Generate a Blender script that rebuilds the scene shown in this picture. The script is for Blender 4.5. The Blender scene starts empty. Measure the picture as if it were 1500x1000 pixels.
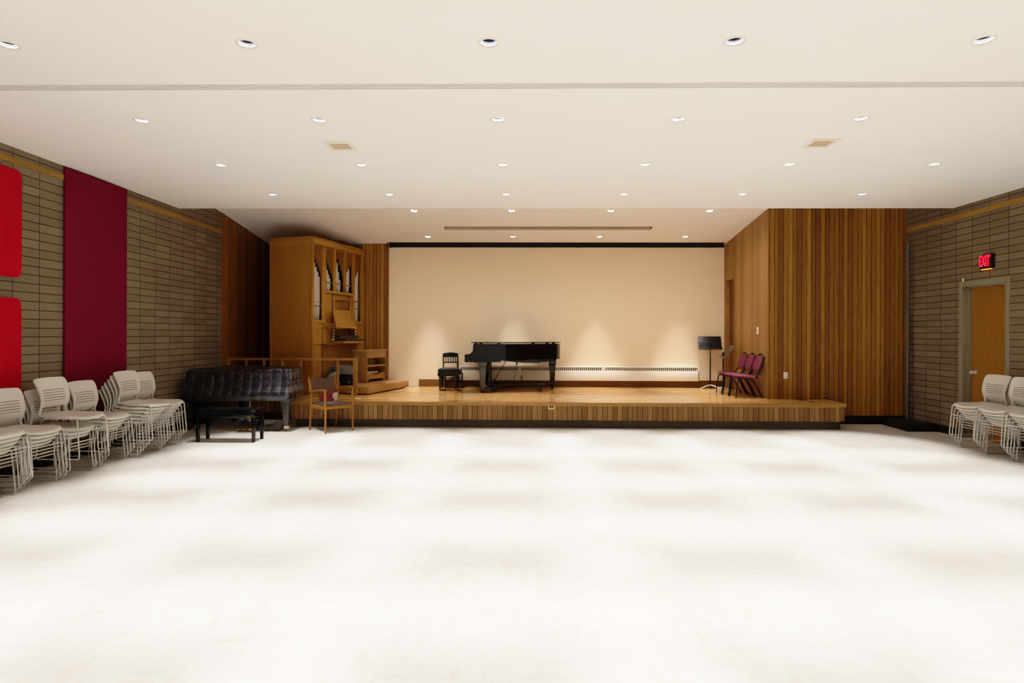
import bpy, bmesh, math, random
from math import sin, cos, pi, radians, atan, tan, sqrt
from mathutils import Vector, Matrix, noise
random.seed(7)
scene = bpy.context.scene
COL = scene.collection

# ------------------------------------------------------------------ dimensions (metres; camera at x=0,y=0)
EYE = 1.45
H = 3.35            # main ceiling
XL, XR = -5.19, 6.36
S = 0.405           # stage height
YST = 9.33          # stage front
YW = 12.15          # back wall
def slope_z(y): return 3.58 - 0.13 * (y - 9.96)

# ------------------------------------------------------------------ materials
def lin(c):
    return tuple(((v / 255) / 12.92 if v / 255 <= 0.04045 else ((v / 255 + 0.055) / 1.055) ** 2.4) for v in c) + (1.0,)

class NT:
    def __init__(self, name):
        self.m = bpy.data.materials.new(name); self.m.use_nodes = True
        self.t = self.m.node_tree; self.b = self.t.nodes['Principled BSDF']
    def n(self, typ, **kw):
        nd = self.t.nodes.new(typ)
        for k, v in kw.items(): setattr(nd, k, v)
        return nd
    def l(self, a, b): self.t.links.new(a, b)
    def math(self, op, a, b=None, c=None):
        nd = self.n('ShaderNodeMath', operation=op)
        for i, v in enumerate((a, b, c)):
            if v is None: continue
            if isinstance(v, (int, float)): nd.inputs[i].default_value = v
            else: self.l(v, nd.inputs[i])
        return nd.outputs[0]
    def mix(self, f, a, b, mode='MIX'):
        nd = self.n('ShaderNodeMix', data_type='RGBA', blend_type=mode)
        for s, v in ((nd.inputs[0], f), (nd.inputs[6], a), (nd.inputs[7], b)):
            if isinstance(v, (int, float)): s.default_value = v
            elif isinstance(v, tuple): s.default_value = v if len(v) == 4 else v + (1,)
            else: self.l(v, s)
        return nd.outputs[2]
    def ramp(self, f, stops, interp='LINEAR'):
        nd = self.n('ShaderNodeValToRGB'); r = nd.color_ramp; r.interpolation = interp
        while len(r.elements) < len(stops): r.elements.new(0.5)
        for e, (p, c) in zip(r.elements, stops):
            e.position = p; e.color = c if len(c) == 4 else tuple(c) + (1,)
        self.l(f, nd.inputs[0]); return nd.outputs[0]
    def xyz(self, kind='Object'):
        tc = self.n('ShaderNodeTexCoord'); s = self.n('ShaderNodeSeparateXYZ')
        self.l(tc.outputs[kind], s.inputs[0]); return tc.outputs[kind], s.outputs
    def comb(self, x, y, z):
        nd = self.n('ShaderNodeCombineXYZ')
        for i, v in enumerate((x, y, z)):
            if isinstance(v, (int, float)): nd.inputs[i].default_value = v
            else: self.l(v, nd.inputs[i])
        return nd.outputs[0]
    def noise(self, vec, scale, detail=3, rough=0.55):
        nd = self.n('ShaderNodeTexNoise'); nd.inputs['Scale'].default_value = scale
        nd.inputs['Detail'].default_value = detail; nd.inputs['Roughness'].default_value = rough
        if vec is not None: self.l(vec, nd.inputs['Vector'])
        return nd.outputs['Fac']
    def bump(self, h, strength=0.3, dist=0.01):
        nd = self.n('ShaderNodeBump'); nd.inputs['Strength'].default_value = strength
        nd.inputs['Distance'].default_value = dist; self.l(h, nd.inputs['Height'])
        self.l(nd.outputs[0], self.b.inputs['Normal'])
    def set(self, **kw):
        for k, v in kw.items():
            s = self.b.inputs[k]
            if isinstance(v, (int, float)): s.default_value = v
            elif isinstance(v, tuple): s.default_value = v if len(v) == 4 else v + (1,)
            else: self.l(v, s)
        return self

def plain(name, col, rough=0.5, metal=0.0, vary=0.08, scale=18, bump=0.0, spec=0.5, **kw):
    t = NT(name); vec, _ = t.xyz()
    n = t.noise(vec, scale)
    c2 = tuple(v * (1 - vary * 2) for v in col[:3]) + (1,)
    c1 = tuple(min(1, v * (1 + vary)) for v in col[:3]) + (1,)
    t.set(**{'Base Color': t.mix(n, c2, c1), 'Roughness': rough, 'Metallic': metal, 'Specular IOR Level': spec})
    if bump: t.bump(t.noise(vec, scale * 8), bump, 0.004)
    for k, v in kw.items(): t.set(**{k.replace('_', ' '): v})
    return t.m

def emit(name, col, strength):
    t = NT(name); t.set(**{'Base Color': (0.03, 0.03, 0.03), 'Emission Color': col, 'Emission Strength': strength}); return t.m

def planks(name, axis, w, stops, rough=0.42, gap=0.11, grain='Z', off=0.0, gapdark=0.2, grainamt=0.5, spec=0.15):
    """boards side by side along axis, each its own tone, grain running along the other axis"""
    t = NT(name); vec, o = t.xyz()
    a = o['XYZ'.index(axis)]; g = o['XYZ'.index(grain)]
    k = t.math('ADD', t.math('DIVIDE', a, w), off)
    k = t.math('ADD', k, t.math('MULTIPLY', t.math('SINE', t.math('MULTIPLY', k, 1.7)), 0.06))
    cell = t.math('FLOOR', k); fr = t.math('FRACT', k)
    wn = t.n('ShaderNodeTexWhiteNoise', noise_dimensions='1D'); t.l(cell, wn.inputs['W'])
    base = t.ramp(wn.outputs['Value'], stops)
    gv = t.comb(t.math('MULTIPLY', a, 70), t.math('MULTIPLY', g, 2.2), t.math('MULTIPLY', cell, 3.7))
    n1 = t.noise(gv, 1.0, 4, 0.65)
    gv2 = t.comb(t.math('MULTIPLY', a, 260), t.math('MULTIPLY', g, 9), cell)
    n2 = t.noise(gv2, 1.0, 2)
    gr = t.math('ADD', t.math('MULTIPLY', n1, 0.65), t.math('MULTIPLY', n2, 0.35))
    gcol = t.ramp(gr, [(0.3, (1 - grainamt,) * 3), (0.62, (1 + grainamt * 0.25,) * 3)])
    c = t.mix(1.0, base, gcol, 'MULTIPLY')
    edge = t.math('MAXIMUM', t.math('LESS_THAN', fr, gap), 0.0)
    c = t.mix(edge, c, t.mix(1.0, c, (gapdark, gapdark * 0.85, gapdark * 0.7, 1), 'MULTIPLY'))
    t.set(**{'Base Color': c, 'Roughness': rough, 'Specular IOR Level': spec})
    t.bump(t.math('SUBTRACT', t.math('MULTIPLY', gr, 0.12), edge), 0.35, 0.006)
    return t.m

def grainwood(name, c1, c2, grain='Z', rough=0.45, spec=0.2, amt=1.0):
    t = NT(name); vec, o = t.xyz()
    sc = [55, 55, 55]; sc['XYZ'.index(grain)] = 3.0
    v = t.comb(*[t.math('MULTIPLY', o[i], sc[i]) for i in range(3)])
    n = t.noise(v, 1.0, 4, 0.6)
    v2 = t.comb(*[t.math('MULTIPLY', o[i], (2.5 if 'XYZ'[i] != grain else 0.4)) for i in range(3)])
    n2 = t.noise(v2, 1.0, 2)
    f = t.math('ADD', t.math('MULTIPLY', n, 0.6), t.math('MULTIPLY', n2, 0.4))
    t.set(**{'Base Color': t.ramp(f, [(0.3, c1), (0.68, c2)]), 'Roughness': rough, 'Specular IOR Level': spec})
    t.bump(n, 0.12, 0.003)
    return t.m

def blockwork(name, ref_y, ref_z, L, Hc):
    t = NT(name); vec, o = t.xyz()
    u = t.math('DIVIDE', t.math('SUBTRACT', o[1], ref_y), L)
    v = t.math('DIVIDE', t.math('SUBTRACT', o[2], ref_z), Hc)
    fu, fv = t.math('FRACT', u), t.math('FRACT', v)
    def near(f, w): return t.math('LESS_THAN', t.math('MINIMUM', f, t.math('SUBTRACT', 1.0, f)), w)
    jn = t.math('MAXIMUM', near(fu, 0.0042 / L), near(fv, 0.0048 / Hc))
    wn = t.n('ShaderNodeTexWhiteNoise', noise_dimensions='2D')
    t.l(t.comb(t.math('FLOOR', u), t.math('FLOOR', v), 0), wn.inputs['Vector'])
    base = t.ramp(wn.outputs['Value'], [(0, (0.130, 0.101, 0.068)), (0.5, (0.146, 0.114, 0.077)), (1, (0.166, 0.131, 0.090))])
    sp = t.noise(vec, 140, 2, 0.7)
    c = t.mix(1.0, base, t.ramp(sp, [(0.3, (0.72, 0.72, 0.72)), (0.7, (1.18, 1.18, 1.18))]), 'MULTIPLY')
    big = t.noise(vec, 1.1, 2)
    c = t.mix(1.0, c, t.ramp(big, [(0.3, (0.9, 0.88, 0.86)), (0.7, (1.08, 1.06, 1.04))]), 'MULTIPLY')
    c = t.mix(jn, c, (0.022, 0.014, 0.009, 1))
    t.set(**{'Base Color': c, 'Roughness': 0.85, 'Specular IOR Level': 0.25})
    t.bump(t.math('SUBTRACT', t.math('MULTIPLY', sp, 0.4), jn), 0.5, 0.006)
    return t.m

def floor_mat():
    t = NT('vinyl_tile_floor'); vec, o = t.xyz()
    T = 0.305
    cx, cy = t.math('FLOOR', t.math('DIVIDE', o[0], T)), t.math('FLOOR', t.math('DIVIDE', o[1], T))
    wn = t.n('ShaderNodeTexWhiteNoise', noise_dimensions='2D'); t.l(t.comb(cx, cy, 0), wn.inputs['Vector'])
    par = t.math('MODULO', t.math('ADD', t.math('ADD', cx, cy), 400), 2)
    a = t.math('ADD', t.math('MULTIPLY', o[0], t.math('ADD', 4.0, t.math('MULTIPLY', par, 14))), t.math('MULTIPLY', wn.outputs['Value'], 9))
    b = t.math('ADD', t.math('MULTIPLY', o[1], t.math('SUBTRACT', 18.0, t.math('MULTIPLY', par, 14))), t.math('MULTIPLY', wn.outputs['Value'], 23))
    streak = t.noise(t.comb(a, b, 0), 1.0, 4, 0.62)
    big = t.noise(vec, 0.9, 3)
    c = t.ramp(streak, [(0.25, (0.41, 0.355, 0.29)), (0.5, (0.478, 0.448, 0.406)), (0.8, (0.508, 0.490, 0.468))])
    c = t.mix(1.0, c, t.ramp(big, [(0.3, (0.94, 0.92, 0.90)), (0.7, (1.03, 1.03, 1.03))]), 'MULTIPLY')
    t.set(**{'Base Color': c, 'Roughness': t.math('ADD', 0.34, t.math('MULTIPLY', big, 0.12)), 'Specular IOR Level': 0.3})
    return t.m

def stage_mat():
    t = NT('stage_oak_strip'); vec, o = t.xyz()
    w = 0.057
    k = t.math('DIVIDE', o[1], w); row = t.math('FLOOR', k)
    wr = t.n('ShaderNodeTexWhiteNoise', noise_dimensions='1D'); t.l(row, wr.inputs['W'])
    q = t.math('ADD', t.math('DIVIDE', o[0], 0.9), t.math('MULTIPLY', wr.outputs['Value'], 7))
    wn = t.n('ShaderNodeTexWhiteNoise', noise_dimensions='2D'); t.l(t.comb(row, t.math('FLOOR', q), 0), wn.inputs['Vector'])
    c = t.ramp(wn.outputs['Value'], [(0, (0.42, 0.20, 0.060)), (0.5, (0.51, 0.26, 0.088)), (1, (0.58, 0.32, 0.125))])
    g = t.noise(t.comb(t.math('MULTIPLY', o[0], 4), t.math('MULTIPLY', o[1], 90), row), 1.0, 3)
    c = t.mix(1.0, c, t.ramp(g, [(0.3, (0.82, 0.8, 0.78)), (0.7, (1.05, 1.05, 1.05))]), 'MULTIPLY')
    e = t.math('MAXIMUM', t.math('LESS_THAN', t.math('FRACT', k), 0.03), t.math('LESS_THAN', t.math('FRACT', q), 0.004))
    c = t.mix(e, c, t.mix(1.0, c, (0.45, 0.4, 0.35, 1), 'MULTIPLY'))
    t.set(**{'Base Color': c, 'Roughness': 0.2, 'Specular IOR Level': 0.5})
    t.bump(g, 0.04, 0.003)
    return t.m

WOODS = [(0.0, (0.145, 0.066, 0.025)), (0.15, (0.20, 0.093, 0.024)), (0.5, (0.245, 0.114, 0.027)), (0.8, (0.285, 0.135, 0.031)), (1.0, (0.35, 0.170, 0.042))]
M = {}
M['floor'] = floor_mat()
M['ceiling'] = plain('ceiling_paint', (0.87, 0.845, 0.80), 0.85, vary=0.012, scale=3, spec=0.2)
M['stage_ceiling'] = plain('stage_ceiling_paint', (0.82, 0.765, 0.69), 0.85, vary=0.015, scale=3, spec=0.2)
M['screen'] = plain('cream_wall_paint', (0.87, 0.69, 0.475), 0.8, vary=0.03, scale=60, bump=0.25, spec=0.2)
M['block_l'] = blockwork('block_left', 6.33, 2.165, 0.339, 0.0935)
M['block_r'] = blockwork('block_right', 7.923, 1.511, 0.318, 0.0941)
M['wood_x'] = planks('oak_boards_front', 'X', 0.076, WOODS)
M['wood_y'] = planks('oak_boards_side', 'Y', 0.072, [(0, (0.24, 0.120, 0.046)), (0.5, (0.30, 0.152, 0.058)), (1, (0.37, 0.20, 0.080))], grainamt=0.35, gap=0.04)
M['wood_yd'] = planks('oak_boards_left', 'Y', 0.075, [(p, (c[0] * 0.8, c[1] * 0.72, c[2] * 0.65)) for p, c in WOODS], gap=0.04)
M['wood_stage'] = planks('oak_boards_stage_front', 'X', 0.078, [(0, (0.165, 0.082, 0.032)), (0.5, (0.225, 0.113, 0.045)), (1, (0.30, 0.156, 0.066))], rough=0.5)
M['nosing'] = grainwood('stage_nosing_oak', (0.22, 0.105, 0.028), (0.33, 0.17, 0.05), 'X', 0.35)
M['stage'] = stage_mat()
M['rail'] = grainwood('wall_rail_oak', (0.17, 0.080, 0.018), (0.30, 0.155, 0.040), 'Y', 0.5)
M['black_base'] = plain('black_rubber_base', (0.014, 0.011, 0.010), 0.6, spec=0.2)
M['kick'] = plain('grey_brown_kick', (0.056, 0.046, 0.036), 0.6, spec=0.2)
M['brown_base'] = grainwood('brown_baseboard', (0.10, 0.045, 0.013), (0.16, 0.075, 0.022), 'X', 0.5)
M['door'] = grainwood('door_veneer', (0.185, 0.076, 0.013), (0.265, 0.118, 0.023), 'Z', 0.4)
M['door_dark'] = grainwood('door_dark_veneer', (0.10, 0.042, 0.01), (0.17, 0.075, 0.02), 'Z', 0.45)
M['frame_grey'] = plain('door_frame_paint', (0.175, 0.160, 0.108), 0.45)
M['maroon'] = plain('maroon_fabric', (0.135, 0.009, 0.030), 0.95, vary=0.15, scale=160, bump=0.4, spec=0.02)
M['red'] = plain('red_panel_fabric', (0.36, 0.002, 0.016), 0.8, vary=0.10, scale=120, bump=0.2, spec=0.06)
M['plastic'] = plain('light_grey_plastic', (0.53, 0.50, 0.45), 0.5, vary=0.05, scale=220, bump=0.1)
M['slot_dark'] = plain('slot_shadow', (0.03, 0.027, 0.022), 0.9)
M['wire'] = plain('light_grey_metal', (0.46, 0.44, 0.40), 0.35, 0.3)
M['black_gloss'] = plain('black_lacquer', (0.003, 0.003, 0.0035), 0.10, vary=0.02, spec=0.3)
M['black_sat'] = plain('black_satin', (0.005, 0.005, 0.0055), 0.35, spec=0.3)
M['black_soft'] = plain('black_leather', (0.010, 0.009, 0.010), 0.45, bump=0.3, scale=40, spec=0.2)
t_ = NT('quilted_black_vinyl'); at_ = t_.n('ShaderNodeAttribute', attribute_name='seam')
t_.set(**{'Base Color': t_.mix(at_.outputs['Fac'], (0.009, 0.009, 0.012, 1), (0.020, 0.020, 0.025, 1)), 'Roughness': 0.27, 'Specular IOR Level': 1.0, 'Specular Tint': (0.78, 0.86, 1.0, 1)}); M['cover'] = t_.m
M['leg_sheen'] = plain('black_lacquer_sheen', (0.045, 0.047, 0.05), 0.25)  # lighter copy of the black leg finish, sheen put into the colour
M['brass'] = plain('brass', (0.55, 0.36, 0.10), 0.3, 1.0)
M['chrome'] = plain('chrome', (0.8, 0.8, 0.78), 0.3, 0.7)
M['dark_metal'] = plain('dark_metal', (0.02, 0.018, 0.016), 0.4, 0.6)
M['rubber'] = plain('caster_rubber', (0.03, 0.024, 0.02), 0.6)
M['organ_z'] = grainwood('organ_oak_upright', (0.225, 0.098, 0.018), (0.33, 0.152, 0.032), 'Z', 0.42)
M['organ_y'] = grainwood('organ_oak_level', (0.25, 0.112, 0.022), (0.37, 0.175, 0.042), 'Y', 0.42)
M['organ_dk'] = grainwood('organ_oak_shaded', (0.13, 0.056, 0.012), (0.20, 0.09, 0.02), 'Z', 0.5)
M['bench_z'] = grainwood('bench_oak_upright', (0.19, 0.098, 0.038), (0.28, 0.15, 0.062), 'Z', 0.45)
M['bench_y'] = grainwood('bench_oak_level', (0.24, 0.125, 0.05), (0.34, 0.185, 0.08), 'Y', 0.4)
M['organ_md'] = grainwood('organ_oak_slats', (0.15, 0.064, 0.012), (0.23, 0.105, 0.022), 'Z', 0.5)
M['platform'] = grainwood('platform_oak', (0.25, 0.118, 0.042), (0.36, 0.18, 0.072), 'Y', 0.35)
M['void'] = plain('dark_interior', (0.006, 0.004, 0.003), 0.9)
M['tin'] = plain('pipe_metal', (0.56, 0.50, 0.41), 0.30, 0.8)
M['band'] = plain('pipe_band', (0.13, 0.12, 0.11), 0.5, 0.3)
M['ivory'] = plain('ivory', (0.75, 0.66, 0.48), 0.4)
M['key_black'] = plain('ebony_keys', (0.008, 0.006, 0.006), 0.35, spec=0.3)
M['rail_wood'] = grainwood('railing_oak', (0.19, 0.096, 0.026), (0.29, 0.152, 0.046), 'Z', 0.45)
M['teak'] = grainwood('armchair_teak', (0.185, 0.070, 0.013), (0.27, 0.108, 0.021), 'Z', 0.4)
M['brown_fab'] = plain('brown_upholstery', (0.088, 0.058, 0.044), 0.9, vary=0.15, scale=120, bump=0.4, spec=0.1)
M['book_red'] = plain('red_cloth_cover', (0.14, 0.006, 0.014), 0.7)
M['paper'] = plain('paper', (0.78, 0.68, 0.55), 0.8)
M['jacket'] = plain('grey_green_cloth', (0.22, 0.212, 0.18), 0.95, vary=0.2, scale=14, bump=0.3, spec=0.1)
M['bagcloth'] = plain('black_nylon', (0.013, 0.012, 0.014), 0.8, vary=0.1)
M['rad'] = plain('cream_enamel', (0.90, 0.82, 0.70), 0.4, vary=0.02)
M['rad_fin'] = plain('radiator_fins', (0.16, 0.14, 0.12), 0.5, 0.5)
M['rad_in'] = plain('radiator_inside', (0.03, 0.022, 0.018), 0.8)
M['plum'] = plain('plum_upholstery', (0.20, 0.048, 0.08), 0.9, vary=0.12, scale=90, bump=0.3, spec=0.15)
M['plum_dk'] = M['plum']
M['stand_grey'] = plain('stand_enamel', (0.03, 0.03, 0.03), 0.3, 0.3, spec=0.3)
M['stand_olive'] = plain('stand_back_enamel', (0.085, 0.07, 0.045), 0.45, 0.3)
M['white_plate'] = plain('white_plate', (0.75, 0.70, 0.62), 0.4, vary=0.02)
M['vent'] = plain('vent_core', (0.50, 0.37, 0.22), 0.7)
M['trim'] = plain('fixture_trim', (0.78, 0.72, 0.63), 0.5, vary=0.02)
M['line'] = plain('track_slot', (0.10, 0.055, 0.035), 0.7)
M['pipe_paint'] = plain('grey_conduit', (0.075, 0.08, 0.085), 0.5)
M['exit_box'] = plain('exit_housing', (0.012, 0.006, 0.006), 0.4)
M['exit_red'] = emit('exit_letters', (1.0, 0.003, 0.026), 1.6)
M['exit_amber'] = emit('exit_glow', (1.0, 0.30, 0.03), 1.6)
M['glow'] = emit('reflector_lit_glow', (0.93, 0.94, 1.0), 3.0)  # emission stands in for lamp light caught on the reflector
M['glow_blue'] = emit('reflector_groove_glow', (0.05, 0.06, 0.32), 0.5)
M['glow_grey'] = emit('reflector_grey_glow', (0.30, 0.34, 0.42), 0.35)
M['glow_dark'] = plain('reflector_dark', (0.02, 0.02, 0.03), 0.6)
M['curtain_dark'] = plain('dark_track_recess', (0.012, 0.010, 0.010), 0.9)

# ------------------------------------------------------------------ geometry helpers
def box(bm, x0, x1, y0, y1, z0, z1, bev=0.0, seg=2, mi=0):
    vs = [bm.verts.new((x, y, z)) for x in (x0, x1) for y in (y0, y1) for z in (z0, z1)]
    fs = []
    for q in ((0, 1, 3, 2), (4, 6, 7, 5), (0, 4, 5, 1), (2, 3, 7, 6), (0, 2, 6, 4), (1, 5, 7, 3)):
        f = bm.faces.new([vs[i] for i in q]); f.material_index = mi; fs.append(f)
    if bev > 0:
        es = set(e for f in fs for e in f.edges)
        bmesh.ops.bevel(bm, geom=list(es), offset=bev, segments=seg, profile=0.5, affect='EDGES', clamp_overlap=True)
    return bm

def frustum(bm, c0, s0, c1, s1, bev=0.0):
    """tapered square bar from (centre c0, half sizes s0) to (c1, s1)"""
    a = [bm.verts.new((c0[0] + i * s0[0], c0[1] + j * s0[1], c0[2])) for i, j in ((-1, -1), (1, -1), (1, 1), (-1, 1))]
    b = [bm.verts.new((c1[0] + i * s1[0], c1[1] + j * s1[1], c1[2])) for i, j in ((-1, -1), (1, -1), (1, 1), (-1, 1))]
    fs = [bm.faces.new(a[::-1]), bm.faces.new(b)] + [bm.faces.new((a[i], a[(i + 1) % 4], b[(i + 1) % 4], b[i])) for i in range(4)]
    if c1[2] < c0[2]: bmesh.ops.reverse_faces(bm, faces=fs)
    if bev: bmesh.ops.bevel(bm, geom=list(set(e for f in fs for e in f.edges)), offset=bev, segments=2, profile=0.5, affect='EDGES')
    return bm

def fillet(pts, r, k=5):
    pts = [Vector(p) for p in pts]; out = [pts[0]]
    for i in range(1, len(pts) - 1):
        p, a, b = pts[i], pts[i - 1], pts[i + 1]
        d1, d2 = (a - p), (b - p); rr = min(r, d1.length * 0.49, d2.length * 0.49)
        s, e = p + d1.normalized() * rr, p + d2.normalized() * rr
        for j in range(k + 1):
            t = j / k; out.append(s * (1 - t) ** 2 + p * 2 * t * (1 - t) + e * t * t)
    out.append(pts[-1]); return out

def tube(bm, pts, r, n=8, closed=False, r_end=None):
    pts = [Vector(p) for p in pts]; N = len(pts); rings = []
    t0 = (pts[1] - pts[0]).normalized()
    up = Vector((0, 0, 1)) if abs(t0.z) < 0.9 else Vector((1, 0, 0))
    u = t0.cross(up).normalized()
    for i in range(N):
        if closed: t = (pts[(i + 1) % N] - pts[i - 1]).normalized()
        else: t = (pts[min(i + 1, N - 1)] - pts[max(i - 1, 0)]).normalized()
        u = (u - t * u.dot(t)).normalized(); v = t.cross(u)
        rr = r if r_end is None else r + (r_end - r) * i / (N - 1)
        rings.append([bm.verts.new(pts[i] + (u * cos(2 * pi * k / n) + v * sin(2 * pi * k / n)) * rr) for k in range(n)])
    for i in range(N if closed else N - 1):
        a, b = rings[i], rings[(i + 1) % N]
        for k in range(n): bm.faces.new((a[k], a[(k + 1) % n], b[(k + 1) % n], b[k]))
    if not closed:
        bm.faces.new(rings[0][::-1]); bm.faces.new(rings[-1])
    return bm

def prism(bm, poly, fn0, fn1, mi=0):
    """polygon extruded: fn0/fn1 map a 2-D point to each end"""
    a = [bm.verts.new(fn0(p)) for p in poly]; b = [bm.verts.new(fn1(p)) for p in poly]
    n = len(poly); fs = [bm.faces.new(a[::-1]), bm.faces.new(b)]
    fs += [bm.faces.new((a[i], a[(i + 1) % n], b[(i + 1) % n], b[i])) for i in range(n)]
    for f in fs: f.material_index = mi
    bmesh.ops.recalc_face_normals(bm, faces=fs)
    return fs

def lathe(bm, prof, c=(0, 0, 0), n=20, axis='Z', mis=None, caps=True):
    c = Vector(c); rings = []
    for r, z in prof:
        ring = []
        for k in range(n):
            a = 2 * pi * k / n
            p = Vector((r * cos(a), r * sin(a), z))
            if axis == 'X': p = Vector((z, p.x, p.y))
            elif axis == 'Y': p = Vector((p.x, z, p.y))
            ring.append(bm.verts.new(c + p))
        rings.append(ring)
    for i in range(len(rings) - 1):
        for k in range(n):
            f = bm.faces.new((rings[i][k], rings[i][(k + 1) % n], rings[i + 1][(k + 1) % n], rings[i + 1][k]))
            if mis: f.material_index = mis[i]
    if caps and prof[0][0] > 1e-6: bm.faces.new(rings[0][::-1])
    if caps and prof[-1][0] > 1e-6: bm.faces.new(rings[-1])
    return bm

def quad(bm, *pts, mi=0):
    f = bm.faces.new([bm.verts.new(p) for p in pts]); f.material_index = mi; return f

def NB(): return bmesh.new()

def obj(name, bm, mat, parent=None, smooth=35, recalc=False, xf=None):
    if recalc: bmesh.ops.recalc_face_normals(bm, faces=bm.faces[:])
    if xf is not None: bmesh.ops.transform(bm, matrix=xf, verts=bm.verts[:])
    me = bpy.data.meshes.new(name); bm.to_mesh(me); bm.free()
    for m in (mat if isinstance(mat, (list, tuple)) else [mat]): me.materials.append(m)
    if smooth:
        me.shade_smooth(); me.set_sharp_from_angle(angle=radians(smooth))
    o = bpy.data.objects.new(name, me); COL.objects.link(o)
    if parent is not None: o.parent = parent
    return o

def thing(name, label, cat, loc=(0, 0, 0), rz=0.0, group=None):
    o = bpy.data.objects.new(name, None); COL.objects.link(o)
    o.empty_display_size = 0.1; o.location = loc; o.rotation_euler = (0, 0, rz)
    return tag(o, label, cat, group)

def tag(o, label, cat, group=None):
    o['label'] = label; o['category'] = cat
    if group: o['group'] = group
    return o

def struct(name, bm, mat, parent=None, **kw):
    o = obj(name, bm, mat, parent, **kw)
    if parent is None: o['kind'] = 'structure'
    return o

def dup(root, loc, rz, label=None, group=None):
    r = root.copy(); COL.objects.link(r); r.location = loc; r.rotation_euler = (0, 0, rz)
    if label: r['label'] = label
    if group: r['group'] = group
    for ch in list(root.children):
        c = ch.copy(); COL.objects.link(c); c.parent = r
        for g in list(ch.children):
            d = g.copy(); COL.objects.link(d); d.parent = c
    return r

# ------------------------------------------------------------------ camera
cam_d = bpy.data.cameras.new('camera'); cam = bpy.data.objects.new('camera', cam_d); COL.objects.link(cam)
cam_d.sensor_width = 36; cam_d.lens = 875 / 1500 * 36; cam_d.shift_y = -9 / 1500
cam_d.clip_start = 0.05; cam_d.clip_end = 100
yaw, rho = atan(15 / 875), 0.0033
f = Vector((-sin(yaw), cos(yaw), 0)); r0 = Vector((cos(yaw), sin(yaw), 0)); u0 = Vector((0, 0, 1))
R = r0 * cos(rho) + u0 * sin(rho); U = -r0 * sin(rho) + u0 * cos(rho)
cam.matrix_world = Matrix(((R.x, U.x, -f.x, 0), (R.y, U.y, -f.y, 0), (R.z, U.z, -f.z, EYE), (0, 0, 0, 1)))
scene.camera = cam

# ------------------------------------------------------------------ room shell
bm = NB(); box(bm, XL - 0.3, XR + 0.3, -3.2, 12.8, -0.15, 0.0); struct('floor', bm, M['floor'], smooth=0)

COLX = [-3.39 + 1.584 * k for k in range(6)]
ROWY = [3.875, 5.26, 6.655, 8.055]
SEEN = [(0, 5), (0, 5), (0, 6), (0, 6)]
RAD = 0.056
def holed_cell(bm, x0, x1, y0, y1, hole, zf, mi=0):
    if hole is None:
        quad(bm, (x0, y0, zf(y0)), (x0, y1, zf(y1)), (x1, y1, zf(y1)), (x1, y0, zf(y0)), mi=mi); return
    cx, cy = hole; ang = [math.atan2(y - cy, x - cx) for x in (x0, x1) for y in (y0, y1)]
    ang += [2 * pi * k / 28 - pi for k in range(28)]; ang = sorted(set(round(a, 6) for a in ang))
    inn, out = [], []
    for a in ang:
        dx, dy = cos(a), sin(a)
        t = min(((x1 - cx) / dx if dx > 1e-9 else (x0 - cx) / dx if dx < -1e-9 else 1e9), ((y1 - cy) / dy if dy > 1e-9 else (y0 - cy) / dy if dy < -1e-9 else 1e9))
        y = cy + dy * RAD; inn.append(bm.verts.new((cx + dx * RAD, y, zf(y))))
        y = cy + dy * t; out.append(bm.verts.new((cx + dx * t, y, zf(y))))
    n = len(ang)
    for i in range(n):
        j = (i + 1) % n
        f_ = bm.faces.new((inn[i], inn[j], out[j], out[i])); f_.material_index = mi

bm = NB()
xb = [XL - 0.2] + [(COLX[i] + COLX[i + 1]) / 2 for i in range(5)] + [XR + 0.2]
YC = 8.94
yb = [-3.2, 3.17] + [(ROWY[i] + ROWY[i + 1]) / 2 for i in range(3)] + [YC]
for j in range(5):
    for i in range(6):
        hole = None
        if j > 0 and SEEN[j - 1][0] <= i < SEEN[j - 1][1]: hole = (COLX[i], ROWY[j - 1])
        holed_cell(bm, xb[i], xb[i + 1], yb[j], yb[j + 1], hole, lambda y: H)
# the fascia that steps up to the stage ceiling
quad(bm, (XL - 0.2, YC, H), (XL - 0.2, YC, slope_z(YC) + 0.02), (XR + 0.2, YC, slope_z(YC) + 0.02), (XR + 0.2, YC, H))
# stage ceiling, sloping down to the back, with lamp holes and a long slot
SLX = [-1.845, -0.185, 1.49, 3.145]; SLY = [10.1, 11.6]
sxb = [XL - 0.2, -2.73, -1.45 , 2.385, 4.06, XR + 0.2]
def srow(y0, y1, holes):
    if not holes:
        for a, b in zip(sxb[:-1], sxb[1:]): holed_cell(bm, a, b, y0, y1, None, slope_z, 1)
        return
    hx = [XL - 0.2] + [(SLX[i] + SLX[i + 1]) / 2 for i in range(3)] + [XR + 0.2]
    for i in range(4): holed_cell(bm, hx[i], hx[i + 1], y0, y1, (SLX[i], holes), slope_z, 1)
srow(YC, 10.985, 10.1)
for a, b in ((XL - 0.2, -1.45), (2.385, XR + 0.2)): holed_cell(bm, a, b, 10.985, 11.18, None, slope_z, 1)
srow(11.18, 11.99, 11.6)
for a, b in ((XL - 0.2, -2.73), (4.06, XR + 0.2)): holed_cell(bm, a, b, 11.99, 12.8, None, slope_z, 1)
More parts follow.
